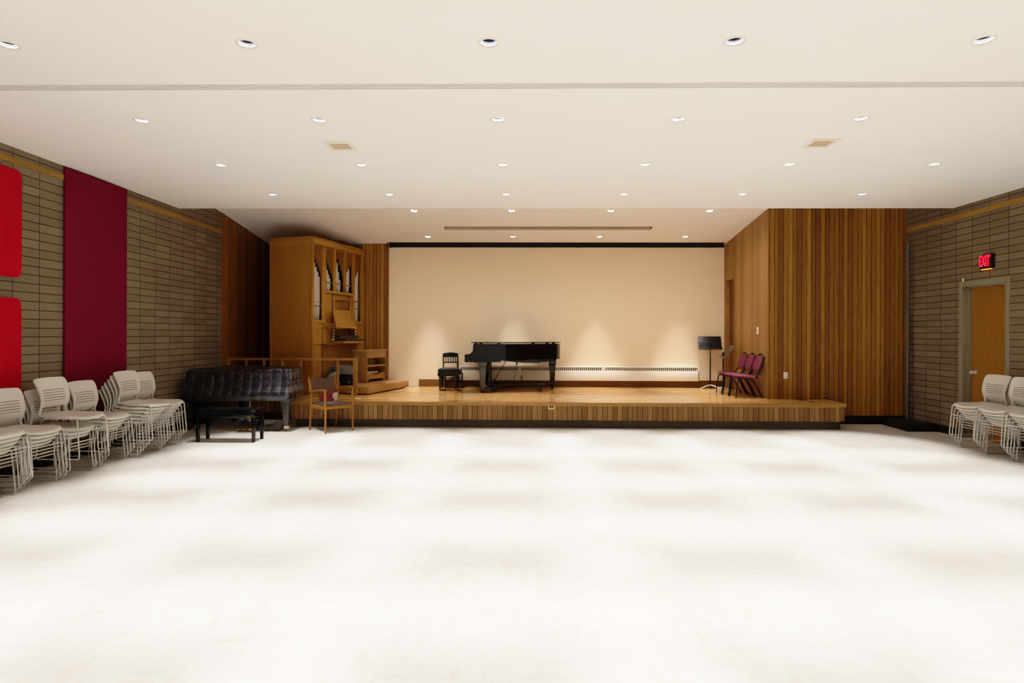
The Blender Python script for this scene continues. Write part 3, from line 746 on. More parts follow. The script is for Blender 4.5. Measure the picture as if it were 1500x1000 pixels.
# ------------------------------------------------------------------ music stands
def music_stand(label, loc, rz, hgt, matd, tilt):
    t = thing('music_stand', label, 'music stand', loc, rz)
    w, h = .225, .28
    bm = NB(); box(bm, -w, w, -.004, .004, 0, h, .002); d_ = .055 if matd is M['stand_grey'] else .022; box(bm, -w, w, -d_, .004, -.004, .006, .002); box(bm, -w, w, -d_ - .003, -d_ + .003, -.004, .022, .001)
    obj('desk', bm, matd, t, xf=Matrix.Translation((0, -.01, hgt)) @ Matrix.Rotation(radians(-tilt), 4, 'X'))
    bm = NB(); tube(bm, [(0, 0, .07), (0, 0, .62)], .014, 10); tube(bm, [(0, 0, .60), (0, 0, hgt + .06)], .010, 10); box(bm, -.02, .02, -.02, .02, hgt + .02, hgt + .10, .003)
    obj('pole', bm, M['black_sat'], t)
    bm = NB()
    for k in range(3):
        a_ = 2 * pi * k / 3 + radians(205)
        tube(bm, fillet([(0, 0, .075), (.05 * cos(a_), .05 * sin(a_), .07), (.23 * cos(a_), .23 * sin(a_), .012)], .04), .011, 8)
    obj('tripod_base', bm, M['chrome'], t)
    return t
music_stand('black music stand facing out in front of the cream wall', (3.72, 11.88, S), radians(-4), .775, M['stand_grey'], 20)
music_stand('olive music stand seen edge-on beside the plum chairs', (3.79, 11.33, S), radians(-95), .64, M['stand_olive'], 37)

# ------------------------------------------------------------------ plum banquet chairs
def plum_chair():
    t = thing('banquet_chair', '', 'chair', (0, 0, 0), 0, 'plum chairs in a row on the stage')   # faces local -X
    bm = NB(); n = 28; hx, hy = .205, .165
    rings = []
    for z, s in ((.335, .93), (.345, 1.0), (.365, 1.0), (.378, .95), (.388, .75), (.391, .35)):
        ring = []
        for k in range(n):
            a_ = 2 * pi * k / n; c, d = cos(a_), sin(a_)
            e = .62; x = math.copysign(abs(c) ** e, c) * hx * s; y = math.copysign(abs(d) ** e, d) * hy * s
            ring.append(bm.verts.new((x - .02, y, z - .02 * (x / hx))))
        rings.append(ring)
    for a_, b_ in zip(rings[:-1], rings[1:]):
        for k in range(n): bm.faces.new((a_[k], a_[(k + 1) % n], b_[(k + 1) % n], b_[k]))
    bm.faces.new(rings[0][::-1]); bm.faces.new(rings[-1]); obj('seat', bm, M['plum'], t, smooth=50)
    # back pad: upright rounded oval leaning back
    bm = NB(); rings = []
    for x, s in ((.018, .90), (.010, 1.0), (-.010, 1.0), (-.024, .85), (-.030, .45)):
        ring = []
        for k in range(n):
            a_ = 2 * pi * k / n; c, d = cos(a_), sin(a_); e = .72
            y = math.copysign(abs(c) ** e, c) * .142 * s; z = -.02 + math.copysign(abs(d) ** e, d) * .142 * s
            ring.append(bm.verts.new((x, y, z)))
        rings.append(ring)
    for a_, b_ in zip(rings[:-1], rings[1:]):
        for k in range(n): bm.faces.new((a_[k], a_[(k + 1) % n], b_[(k + 1) % n], b_[k]))
    bm.faces.new(rings[0][::-1]); bm.faces.new(rings[-1])
    LEAN = Matrix.Translation((.205, 0, .60)) @ Matrix.Rotation(radians(19), 4, 'Y')
    obj('backrest', bm, M['plum'], t, smooth=50, recalc=True, xf=LEAN)
    bm = NB(); a = []
    for k in range(15):
        q = pi * k / 14; a.append(LEAN @ Vector((.014, .155 * cos(q), .03 + .155 * sin(q))))
    a = [Vector((.10, .150, .345)), LEAN @ Vector((.014, .152, -.16))] + a + [LEAN @ Vector((.014, -.152, -.16)), Vector((.10, -.150, .345))]
    tube(bm, a, .0115, 8); obj('back_frame', bm, M['black_sat'], t)
    bm = NB(); h_ = [LEAN @ Vector((-.004, .05 * cos(pi * k / 8), .112 + .045 * sin(pi * k / 8))) for k in range(9)]
    tube(bm, h_, .010, 8); obj('handle', bm, M['black_sat'], t)
    for sy in (-1, 1):
        bm = NB(); tube(bm, fillet([(-.12, sy * .15, .335), (-.185, sy * .15, .325), (-.225, sy * .15, 0)], .06), .0115, 8); obj('front_leg', bm, M['black_sat'], t)
        bm = NB(); tube(bm, fillet([(-.06, sy * .138, .335), (.06, sy * .138, .315), (.225, sy * .142, 0)], .06), .0115, 8); obj('rear_leg', bm, M['black_sat'], t)
    bm = NB(); box(bm, -.19, .15, -.15, -.135, .322, .337); box(bm, -.19, .15, .135, .15, .322, .337); box(bm, -.2, -.185, -.15, .15, .322, .337); obj('seat_frame', bm, M['dark_metal'], t)
    return t
pc = plum_chair()
for k, (y, lb) in enumerate(((10.27, 'plum padded chair, nearest of the three along the stage side wall'), (10.63, 'plum padded chair, middle of the three along the stage side wall'), (10.99, 'plum padded chair, farthest of the three along the stage side wall'))):
    o = pc if k == 0 else dup(pc, (0, 0, 0), 0)
    o.location = (3.825, y, S); o['label'] = lb

# ------------------------------------------------------------------ railing
t = thing('railing', 'low oak railing with thin balusters at the left end of the stage', 'railing', (0, 10.2, S))
bm = NB(); box(bm, -5.06, -2.89, -.022, .022, .602, .642, .004); obj('top_rail', bm, M['rail_wood'], t)
bm = NB(); box(bm, -2.895, -2.83, -.033, .033, 0, .645, .004); obj('newel_post', bm, M['rail_wood'], t)
for x in (-5.06, -4.745, -4.43, -4.115, -3.80, -3.485, -3.165):
    bm = NB(); w = .022 if x > -5 else .03; box(bm, x - w, x + w, -.016, .016, 0, .603, .003); obj('baluster', bm, M['rail_wood'], t)

# ------------------------------------------------------------------ organ
ORG = (-3.65, 10.35, S); ORZ = radians(-15)
t = thing('pipe_organ', 'tall oak cabinet organ with silver pipes beside the cream wall', 'organ', ORG, ORZ)
L_, HT, DP = 1.73, 2.765, .88
bm = NB()
box(bm, -DP, 0, 0, .03, .0, HT - .03, .003); box(bm, -DP, 0, L_ - .03, L_, 0, HT - .03, .003); box(bm, -DP, -DP + .02, .03, L_ - .03, 0, HT - .03)
box(bm, -DP, .004, -.004, L_ + .004, HT - .04, HT, .004); box(bm, -DP + .01, -.01, .03, L_ - .03, HT - .12, HT - .10)
obj('case', bm, M['organ_z'], t)
bm = NB(); box(bm, -DP + .0, -.06, -.012, .002, HT - .14, HT - .042, .002); box(bm, -.05, .0, -.012, .002, .0, HT - .04, .002); box(bm, -DP, -DP + .05, -.012, .002, 0, HT - .14, .002); obj('side_frame', bm, M['organ_z'], t)
bm = NB()
for y0, y1, z0, z1 in ((0, .032, 0, 2.66), (.285, .395, .875, 2.66), (.655, .71, 1.85, 2.66), (1.0, 1.06, 1.85, 2.66), (1.305, 1.375, 1.27, 2.66), (1.62, 1.73, 0, 2.66)):
    box(bm, -.035, .006, y0, y1, z0, z1, .004)
obj('front_post', bm, M['organ_z'], t)
bm = NB()
box(bm, -.035, .008, 0, L_, 2.645, HT - .04, .004); box(bm, -.035, .008, .39, 1.31, 1.80, 1.852, .004)
box(bm, -.035, .008, .03, .40, 1.255, 1.312, .004); box(bm, -.035, .008, 1.31, 1.63, 1.255, 1.308, .004); box(bm, -.035, .006, .03, L_ - .03, 1.175, 1.255, .003)
obj('front_rail', bm, M['organ_y'], t)
bm = NB(); box(bm, -.03, -.008, .395, 1.305, 1.255, 1.80); obj('centre_panel', bm, M['organ_z'], t, smooth=0)
bm = NB(); prism(bm, [(.03, 0), (.27, 0), (.27, .875), (.50, .875), (.50, 1.18), (.03, 1.18)], lambda p: (-.03, p[0], p[1]), lambda p: (-.004, p[0], p[1])); obj('lower_panel', bm, M['organ_z'], t, smooth=0)
bm = NB(); box(bm, -.03, -.004, 1.43, 1.63, 0, 1.18); obj('lower_panel', bm, M['organ_z'], t, smooth=0)
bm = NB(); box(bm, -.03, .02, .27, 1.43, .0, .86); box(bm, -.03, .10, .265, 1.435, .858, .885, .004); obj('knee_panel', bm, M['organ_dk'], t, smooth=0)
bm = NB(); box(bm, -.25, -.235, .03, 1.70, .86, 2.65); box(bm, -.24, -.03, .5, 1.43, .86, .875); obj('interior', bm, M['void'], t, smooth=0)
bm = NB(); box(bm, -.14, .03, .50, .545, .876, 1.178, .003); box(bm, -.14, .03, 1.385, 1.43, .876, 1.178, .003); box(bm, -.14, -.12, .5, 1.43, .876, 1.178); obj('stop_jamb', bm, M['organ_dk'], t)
# pipes and the slatted shades above each bay
def bay(y0, y1, zb, tops, band, shaded):
    n = len(tops); w = (y1 - y0) / n
    for i, zt_ in enumerate(tops):
        y = y0 + w * (i + .5); r = w * .41
        bm = NB(); lathe(bm, [(.006, zb), (r * .45, zb + .02), (r, zb + min(.24, (zt_ - zb) * .3)), (r, zt_), (r * .9, zt_), (r * .9, zt_ - .02)], (-.05, y, 0), 16)
        p = obj('organ_pipe', bm, M['tin'], t, smooth=50, recalc=True)
        bm = NB(); m_ = zb + (.30 if zt_ - zb > .6 else .12); box(bm, -.05 + r * .85, -.05 + r * 1.02, y - r * .45, y + r * .45, m_, m_ + .02, .002); obj('pipe_mouth', bm, M['band'], p)
    if band:
        bm = NB(); box(bm, -.02, -.008, y0 - .005, y1 + .005, band, band + .022, .002); obj('pipe_band', bm, M['band'], t)
def shade(y0, y1, k, fz):
    for i in range(k):
        y = y0 + (y1 - y0) * (i + .5) / k; hw_ = (y1 - y0) / k * .29
        z0 = fz(y)
        bm = NB(); box(bm, -.022, -.014, y - hw_, y + hw_, z0, 2.648); obj('shade_slat', bm, M['organ_md'], t, smooth=0)
def lerp_tops(ys, zs):
    def g(y):
        for a_, b_, c_, d_ in zip(ys[:-1], ys[1:], zs[:-1], zs[1:]):
            if y <= b_: return c_ + (d_ - c_) * max(0, (y - a_)) / (b_ - a_)
        return zs[-1]
    return g
g = lerp_tops((.03, .30), (2.42, 2.02)); bay(.03, .268, 1.314, [2.395, 2.315, 2.24, 2.165, 2.08], 1.545, 0); shade(.032, .285, 6, lambda y: g(y) + .05)
g = lerp_tops((.395, .655), (2.40, 2.02)); bay(.396, .60, 1.855, [2.36, 2.30, 2.22, 2.15, 2.08], 1.985, 1); shade(.395, .655, 5, lambda y: g(y) + .04)
g = lerp_tops((.71, .80, 1.0), (2.19, 2.42, 2.05)); bay(.714, .93, 1.856, [2.16, 2.26, 2.39, 2.22, 2.08], 1.985, 1); shade(.71, 1.0, 5, lambda y: g(y) + .05)
g = lerp_tops((1.06, 1.305), (2.13, 2.42)); bay(1.064, 1.245, 1.858, [2.13, 2.19, 2.255, 2.32], 1.985, 1); shade(1.06, 1.305, 5, lambda y: g(y) + .03)
g = lerp_tops((1.375, 1.62), (2.08, 2.42)); bay(1.376, 1.572, 1.308, [2.05, 2.12, 2.18, 2.25, 2.31], 1.545, 0); shade(1.375, 1.62, 5, lambda y: g(y) + .03)
bm = NB()
for y0, y1, z in ((.40, 1.30, 1.792), (.03, .285, 1.25), (1.44, 1.62, 1.25), (.03, .285, .872)): box(bm, -.003, .0088, y0, y1, z - .004, z + .003)
for y, z0, z1 in ((.2865, .0, 1.25), (1.4335, 0, 1.25), (.60, 1.27, 1.79), (1.16, 1.27, 1.79)): box(bm, -.008, .0068, y - .0025, y + .0025, z0, z1)
obj('panel_groove', bm, M['void'], t, smooth=0)
# console
bm = NB(); box(bm, -.008, .25, .70, 1.06, 1.655, 1.69, .004); obj('music_light', bm, M['organ_dk'], t)
DESK = Matrix.Translation((.25, .65, 1.165)) @ Matrix.Rotation(radians(-24), 4, 'Y')
bm = NB(); prism(bm, [(-.30, 0), (.30, 0), (.36, .365), (-.20, .365)], lambda p: (-.012, p[0], p[1]), lambda p: (.010, p[0], p[1])); md = obj('music_desk', bm, M['organ_z'], t, xf=DESK)
bm = NB(); box(bm, .0, .05, -.30, .30, -.012, .012, .003); obj('desk_ledge', bm, M['organ_z'], md, xf=DESK)
bm = NB(); box(bm, .010, .013, -.195, -.155, .33, .35); o = obj('paper_note', bm, emit('yellow_note_glow', (1, .62, .08), .12), md, xf=DESK, smooth=0)  # paper's yellow put in as a faint glow of its own
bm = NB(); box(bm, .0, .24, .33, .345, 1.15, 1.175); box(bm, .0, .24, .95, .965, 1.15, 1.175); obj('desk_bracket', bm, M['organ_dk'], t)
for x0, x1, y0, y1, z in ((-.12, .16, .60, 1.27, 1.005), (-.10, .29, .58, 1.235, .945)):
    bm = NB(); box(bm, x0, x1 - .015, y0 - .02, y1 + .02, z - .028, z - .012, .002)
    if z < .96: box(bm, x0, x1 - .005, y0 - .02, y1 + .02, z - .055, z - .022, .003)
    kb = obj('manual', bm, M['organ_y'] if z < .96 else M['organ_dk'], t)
    bm = NB()
    k = y0
    while k < y1 - .01: box(bm, x0 + .02, x1, k, k + .0205, z - .018, z + .018); k += .0225
    o = obj('keys', bm, M['key_black'], kb, smooth=0)
    bm = NB(); k = y0 + .016; i = 0
    while k < y1 - .02:
        if i % 7 not in (2, 6): box(bm, x0 + .02, x1 - .06, k, k + .012, z + .018, z + .027)
        k += .0225; i += 1
    obj('sharps', bm, M['organ_dk'], kb, smooth=0)
for y, zs in ((.555, (1.165, 1.12, 1.065, 1.015, .96)), (.515, (.96,)), (1.31, (1.165, 1.115, 1.06))):
    for z in zs:
        bm = NB(); lathe(bm, [(.008, -.10), (.008, .05)], (0, y, z), 10, 'X'); kn = obj('stop_knob', bm, M['key_black'], t)
        bm = NB(); lathe(bm, [(.010, .048), (.015, .055), (.014, .068), (.0, .071)], (0, y, z), 12, 'X'); obj('knob_face', bm, M['ivory'], kn, recalc=True)
# pedalboard
bm = NB(); box(bm, .06, .50, .93, .95, .15, .31); box(bm, .06, .50, 1.64, 1.66, .15, .31); prism(bm, [(.93, .165), (.93, .325), (1.30, .275), (1.66, .325), (1.66, .165), (1.60, .165), (1.57, .205), (1.02, .205), (.99, .165)], lambda p: (.50, p[0], p[1]), lambda p: (.52, p[0], p[1])); pb = obj('pedal_board', bm, M['organ_y'], t, smooth=0)
for k in range(15):
    y = .975 + .044 * k; bm = NB(); box(bm, .06, .495, y, y + .02, .255, .275, .003); obj('pedal_key', bm, M['organ_y'], pb)
for k in range(9):
    y = 1.09 + .05 * k; bm = NB(); box(bm, .30, .44, y, y + .018, .30, .335, .003); obj('pedal_sharp', bm, M['ivory'], pb)

# platform under the console
t = thing('organ_platform', 'oak platform block in front of the organ', 'platform', ORG, ORZ)
bm = NB(); box(bm, .03, .965, .215, 1.80, .022, .150, .004); obj('platform_block', bm, M['platform'], t)
bm = NB(); box(bm, .06, .90, .26, 1.75, 0, .0225); obj('recessed_base', bm, M['black_base'], t, smooth=0)

# organ bench
t = thing('organ_bench', 'oak organ bench with open shelf on the organ platform', 'bench', (ORG[0], ORG[1], S + .15), ORZ)
bm = NB(); box(bm, .285, .585, .815, 1.625, .585, .614, .004); obj('seat', bm, M['bench_y'], t)
bm = NB(); box(bm, .295, .575, .845, .872, 0, .586, .003); obj('end_panel', bm, M['bench_z'], t)
bm = NB(); prism(bm, [(1.555, .586), (1.583, .586), (1.715, 0), (1.687, 0)], lambda p: (.32, p[0], p[1]), lambda p: (.575, p[0], p[1])); obj('end_panel', bm, M['bench_z'], t, smooth=0)
bm = NB(); box(bm, .548, .568, .872, 1.57, .46, .585, .003); obj('apron', bm, M['bench_y'], t)
bm = NB(); box(bm, .33, .56, .872, 1.62, .295, .318, .003); obj('shelf', bm, M['bench_y'], t)

# jacket over a backpack on the platform
def blob(bm, fn, nu=28, nv=18):
    g = [[bm.verts.new(fn(2 * pi * i / nu, -pi / 2 + pi * j / nv)) for i in range(nu)] for j in range(1, nv)]
    for j in range(nv - 2):
        for i in range(nu): bm.faces.new((g[j][i], g[j][(i + 1) % nu], g[j + 1][(i + 1) % nu], g[j + 1][i]))
    bm.faces.new(g[0][::-1]); bm.faces.new(g[-1])
t = thing('backpack', 'black backpack slumped on the organ platform behind the railing', 'bag', (-3.10, 10.60, S + .15), radians(-18))
def bp(u, v):
    c, s_, d = cos(v), sin(v), .55
    x = .17 * math.copysign(abs(cos(u)) ** d, cos(u)) * c ** .5; y = .10 * math.copysign(abs(sin(u)) ** d, sin(u)) * c ** .5; z = .155 + .155 * math.copysign(abs(s_) ** .7, s_)
    k = noise.noise(Vector((x, y, z)) * 9) * .018
    return (x + k, y + k, max(0, z + k * .5))
bm = NB(); blob(bm, bp); obj('body', bm, M['bagcloth'], t, smooth=60, recalc=True)
bm = NB(); box(bm, -.09, .11, -.135, -.09, .03, .16, .025, 3); obj('front_pocket', bm, M['bagcloth'], t)
bm = NB(); lathe(bm, [(.0, -.142), (.018, -.142), (.02, -.136), (.02, -.13)], (.10, 0, .06), 14, 'Y'); obj('buckle', bm, plain('buckle_olive', (.14, .12, .05), .5), t, recalc=True)
bm = NB(); tube(bm, fillet([(-.15, -.07, .27), (-.22, -.10, .2), (-.21, -.10, .06), (-.15, -.09, .02)], .08), .016, 8); obj('strap', bm, M['bagcloth'], t)
t = thing('jacket', 'grey-green jacket heaped over the backpack behind the railing', 'jacket', (-3.22, 10.60, S + .15), radians(-15))
bm = NB(); nu, nv = 56, 16; rows = []
for j in range(nv):
    v = j / (nv - 1); row = []
    for i in range(nu):
        th = 2 * pi * i / nu; c, d = cos(th), sin(th)
        hem = .10 + .10 * max(0, c) - .10 * max(0, -c) + .03 * sin(3 * th)       # low on the left, lifted over the bag on the right
        if d < 0 and c > .1: hem += .05
        r = cos(v * pi / 2 * .985) ** .55
        x = -.02 + .325 * math.copysign(abs(c) ** .8, c) * r; y = .165 * math.copysign(abs(d) ** .8, d) * r
        top_ = .345 - .05 * max(0, -x / .33) ** 2 - .02 * max(0, x / .3) ** 2
        z = hem + (top_ - hem) * sin(v * pi / 2) ** .8
        q = Vector((x * 7, y * 7, z * 7)); k = noise.noise(q) * .035 + noise.noise(q * 2.2 + Vector((3, 1, 0))) * .022
        k -= .03 * math.exp(-((x + .12) / .05) ** 2) * (1 - v) + .02 * math.exp(-((x - .02) / .03) ** 2) * (1 - v)
        row.append(bm.verts.new((x + k * c, y + k * d * 1.3, max(.004, z + k * .6))))
    rows.append(row)
for j in range(nv - 1):
    for i in range(nu): bm.faces.new((rows[j][i], rows[j][(i + 1) % nu], rows[j + 1][(i + 1) % nu], rows[j + 1][i]))
bm.faces.new(rows[-1])
bmesh.ops.solidify(bm, geom=bm.faces[:], thickness=.012)
obj('shell', bm, M['jacket'], t, smooth=70)
bm = NB()
def slv(u, v):
    x, y, z = .15 * cos(u) * cos(v), .07 * sin(u) * cos(v), .09 * sin(v)
    k = noise.noise(Vector((x, y, z)) * 14) * .03
    return (-.10 + x + k, -.165 + y + k, .13 + z + k + x * .5)
blob(bm, slv, 24, 14); obj('sleeve', bm, M['jacket'], t, smooth=70, recalc=True)

# ------------------------------------------------------------------ wooden armchair with books
AC = (-2.889, 9.0, 0); ARZ = radians(-44)
t = thing('wooden_armchair', 'teak-framed armchair with brown upholstery in front of the stage', 'armchair', AC, ARZ)   # faces local +X
hx, hy = .245, .222
for sy in (-1, 1):
    bm = NB(); tube(bm, [(hx, sy * hy, 0), (hx - .005, sy * hy, .42), (hx - .02, sy * hy, .645)], .013, 10, r_end=.019); obj('front_leg', bm, M['teak'], t)
    bm = NB(); tube(bm, [(-hx - .015, sy * (hy - .01), 0), (-hx + .03, sy * (hy - .008), .42), (-hx + .01, sy * (hy - .008), .58), (-hx - .055, sy * (hy - .008), .795)], .014, 10, r_end=.017); obj('rear_leg', bm, M['teak'], t)
    bm = NB(); nn = 10; pts = []
    for k in range(nn + 1):
        s_ = k / nn; pts.append((hx + .02 - (2 * hx + .04) * s_, .645 - .055 * s_ + .012 * sin(pi * s_)))
    prism(bm, pts + [(p[0], p[1] - .016) for p in pts[::-1]], lambda p: (p[0], sy * hy - .020, p[1]), lambda p: (p[0], sy * hy + .020, p[1])); obj('arm_rest', bm, M['teak'], t)
    bm = NB(); box(bm, -hx + .03, hx, sy * (hy - .012) - .009, sy * (hy - .012) + .009, .345, .395, .003); obj('seat_rail', bm, M['teak'], t)
bm = NB(); box(bm, hx - .022, hx, -hy, hy, .355, .395, .003); box(bm, -hx + .02, -hx + .04, -hy, hy, .35, .39, .003); obj('seat_rail', bm, M['teak'], t)
bm = NB(); cushion(bm, .245, .205, .395, .43, 12, 12, .018); obj('seat', bm, M['brown_fab'], t, smooth=50)
bm = NB(); nx, nz = 10, 8; f0 = []; 
for s_ in (0, 1):
    g = []
    for i in range(nx + 1):
        row = []
        for k in range(nz + 1):
            u, z = -1 + 2 * i / nx, k / nz; x = -hx + .012 - .062 * z - .02 * (1 - u * u) + (.018 if s_ else -.018) * (1 - abs(u) ** 6 * .7) * (1 - abs(2 * z - 1) ** 6 * .7)
            row.append(bm.verts.new((x, u * (hy + .002), .578 + .20 * z)))
        g.append(row)
    f0.append(g)
for s_, g in enumerate(f0):
    for i in range(nx):
        for k in range(nz):
            q = (g[i][k], g[i + 1][k], g[i + 1][k + 1], g[i][k + 1]); bm.faces.new(q if s_ else q[::-1])
A_, B_ = f0
for i in range(nx):
    for k in (0, nz): bm.faces.new((A_[i][k], A_[i + 1][k], B_[i + 1][k], B_[i][k]))
for k in range(nz):
    for i in (0, nx): bm.faces.new((A_[i][k], A_[i][k + 1], B_[i][k + 1], B_[i][k]))
obj('backrest', bm, M['brown_fab'], t, smooth=50, recalc=True)
# hymnals
def book():
    t = thing('hymnal', '', 'book', (0, 0, 0), 0, 'red books stacked on the armchair')
    a_, b_, h_ = .115, .075, .030
    bm = NB(); box(bm, -a_, a_, -b_, b_, 0, .003); box(bm, -a_, a_, -b_, b_, h_ - .003, h_); box(bm, -a_, a_, -b_ - .001, -b_ + .004, 0, h_, .001); obj('cover', bm, M['book_red'], t, smooth=0)
    bm = NB(); box(bm, -a_ + .005, a_ - .005, -b_ + .004, b_ - .005, .003, h_ - .003); obj('pages', bm, M['paper'], t, smooth=0)
    return t
bk = book(); nm = ['bottom', 'second from bottom', 'second from top', 'top']
cx, cy = AC[0] - .10 * cos(ARZ) + .02, AC[1] - .10 * sin(ARZ)
for k in range(4):
    o = bk if k == 0 else dup(bk, (0, 0, 0), 0)
    o.location = (cx + random.uniform(-.012, .012), cy + random.uniform(-.01, .01), .449 + .0305 * k); o.rotation_euler = (0, 0, radians(-8 + random.uniform(-9, 9)))
    o['label'] = f'dark red hardback book, {nm[k]} of the stack on the armchair' 

bm = NB(); box(bm, -3.24, -3.13, 9.05, 9.12, 0.0005, .003)
tag(obj('paper_scrap', bm, M['paper'], smooth=0), 'flat pale paper on the floor by the armchair rear leg', 'paper')
bm = NB(); box(bm, -2.72, -2.63, 9.68, 9.72, S + .0005, S + .003)
tag(obj('paper_slip', bm, M['paper'], smooth=0), 'small white slip on the stage beside the railing post', 'paper')

# ------------------------------------------------------------------ covered piano
t = thing('covered_piano', 'grand piano under a quilted black cover at the left of the stage', 'piano', (0, 0, 0))
ol = [(-5.03, 8.80), (-3.47, 8.76), (-3.46, 9.32)] + bez((-3.46, 9.32), (-3.47, 9.6), (-3.85, 9.65), (-4.1, 9.80), 8)[1:] + bez((-4.1, 9.8), (-4.3, 10.02), (-4.6, 10.08), (-4.85, 10.05), 8)[1:] + [(-5.03, 10.0)]
def resample(pl, n):
    P_ = [Vector((p[0], p[1], 0)) for p in pl] + [Vector((pl[0][0], pl[0][1], 0))]
    ds = [0]
    for a_, b_ in zip(P_[:-1], P_[1:]): ds.append(ds[-1] + (b_ - a_).length)
    out = []; j = 0
    for k in range(n):
        s_ = ds[-1] * k / n
        while ds[j + 1] < s_: j += 1
        q = (s_ - ds[j]) / (ds[j + 1] - ds[j]); out.append((P_[j].lerp(P_[j + 1], q), s_))
    return out, ds[-1]
NP = 560; ring, tot = resample(ol, NP)
cen = Vector((-4.25, 9.3, 0))
bm = NB(); seam = bm.verts.layers.float.new('seam'); rows = []; NR = 40
for r_ in range(NR + 1):
    v = r_ / NR; row = []
    for k in range(NP):
        p, s_ = ring[k]
        pa, pb_ = ring[k - 1][0], ring[(k + 1) % NP][0]; tn = (pb_ - pa).normalized(); nr = Vector((tn.y, -tn.x, 0))
        zb_ = .475 + .012 * noise.noise(Vector((s_ * 2.2, 0, 5))) - .035 * min(1, max(0, (-3.47 - p.x) / 1.5)) * (1 if p.y < 8.9 else .4)
        zt_ = .925 - .035 * min(1, max(0, (-3.6 - p.x) / 1.4)) * (1 if p.y < 8.9 else .3)
        z = zb_ + (zt_ - zb_) * v
        out = .035 * sin(min(1, v * 2.2) * pi) * (1 if v < .45 else .4) - .07 * max(0, v - .30) * (1 if p.y < 8.9 else .3)
        if v < .12: out += .03 * (v / .12) - .03
        sq = abs(sin(pi * s_ / .147)); zq = abs(sin(pi * (z - .50) / .125)); out += .011 * (sq ** .6) * (.12 + .88 * zq ** .5); sm = 1.0 if min(sq / .16, zq / .20) < 1 else 0.0
        q = Vector((s_ * 3.2, z * 5 - s_ * 2.2, 1.3)); out += .013 * noise.noise(q) + .004 * noise.noise(q * 2.7)
        vt = bm.verts.new(p + nr * out + Vector((0, 0, z))); vt[seam] = sm; row.append(vt)
    rows.append(row)
for sh, dz in ((.03, .012), (.10, .016), (.4, .02)):
    last = rows[-1]; row = []
    for k in range(NP):
        p = rows[NR][k].co; q = p.lerp(Vector((cen.x, cen.y, p.z)), sh); row.append(bm.verts.new(q + Vector((0, 0, dz + .006 * noise.noise(q * 6)))))
    rows.append(row)
for a_, b_ in zip(rows[:-1], rows[1:]):
    for k in range(NP): bm.faces.new((a_[k], a_[(k + 1) % NP], b_[(k + 1) % NP], b_[k]))
bm.faces.new(rows[-1])
obj('quilted_cover', bm, M['cover'], t, smooth=60, recalc=True)
bm = NB(); prism(bm, [(cen.x + (p[0] - cen.x) * .95, cen.y + (p[1] - cen.y) * .95) for p in ol], lambda p: (p[0], p[1], .53), lambda p: (p[0], p[1], .60)); obj('underside', bm, M['black_sat'], t, smooth=0)
for x, y, mt in ((-3.555, 8.96, M['leg_sheen']), (-4.92, 8.98, M['black_sat']), (-4.65, 9.88, M['black_sat'])):  # right front leg takes the painted sheen
    bm = NB(); box(bm, x - .075, x + .075, y - .075, y + .075, .43, .53, .006); box(bm, x - .062, x + .062, y - .062, y + .062, .405, .432, .004)
    frustum(bm, (x, y, .408), (.056, .056), (x, y, .072), (.029, .029), .004); lg = obj('leg', bm, mt, t)
    bm = NB(); frustum(bm, (x, y, .075), (.030, .030), (x, y, .022), (.027, .027), .003); obj('ferrule', bm, M['ivory'], lg)
    bm = NB(); lathe(bm, [(.012, -.02), (.05, -.02), (.072, -.012), (.076, 0), (.072, .012), (.05, .02), (.012, .02)], (x - .115, y - .05, .077), 22, 'Y'); tube(bm, [(x - .115, y - .05, .10), (x - .03, y, .045), (x, y, .012)], .018, 8); obj('caster', bm, M['rubber'], lg, recalc=True)
bm = NB(); tube(bm, [(-4.14, 8.86, .54), (-4.14, 8.86, .15)], .016, 8); tube(bm, [(-4.02, 8.86, .54), (-4.02, 8.86, .15)], .016, 8); box(bm, -4.22, -3.94, 8.80, 8.93, .085, .155, .01); ly = obj('pedal_lyre', bm, M['black_sat'], t)
bm = NB(); tube(bm, [(-4.045, 8.81, .55), (-4.045, 8.81, .13)], .006, 6); obj('pedal_rod', bm, M['brass'], ly)
for x in (-4.17, -4.08, -3.99):
    bm = NB(); box(bm, x - .024, x + .024, 8.68, 8.80, .052, .066, .005); obj('pedal', bm, M['brass'], ly)
bm = NB(); tube(bm, fillet([(-4.0, 9.9, .007), (-3.75, 9.5, .007), (-3.95, 9.25, .007), (-3.62, 9.2, .007), (-3.68, 9.05, .007), (-3.9, 8.95, .007)], .15, 8), .007, 6)
tag(obj('floor_cable', bm, M['black_sat']), 'thin black cable snaking on the floor under the covered piano', 'cable')

# its bench
t = thing('duet_bench', 'long black piano bench in front of the covered piano', 'bench', (-3.985, 8.10, 0), radians(0))
bm = NB(); cushion(bm, .405, .155, .405, .437, 30, 12, .010); obj('seat', bm, M['black_gloss'], t, smooth=45)
bm = NB(); box(bm, -.39, .39, -.145, .145, .325, .406, .004); ap = obj('apron', bm, M['black_gloss'], t)
bm = NB(); box(bm, .30, .34, -.149, -.144, .338, .346, .001); obj('hinge', bm, M['brass'], ap)
for sx in (-1, 1):
    for sy in (-1, 1):
        bm = NB(); frustum(bm, (sx * .378, sy * .128, .33), (.024, .024), (sx * .378, sy * .128, 0), (.019, .019), .003); obj('leg', bm, M['black_gloss'], t)

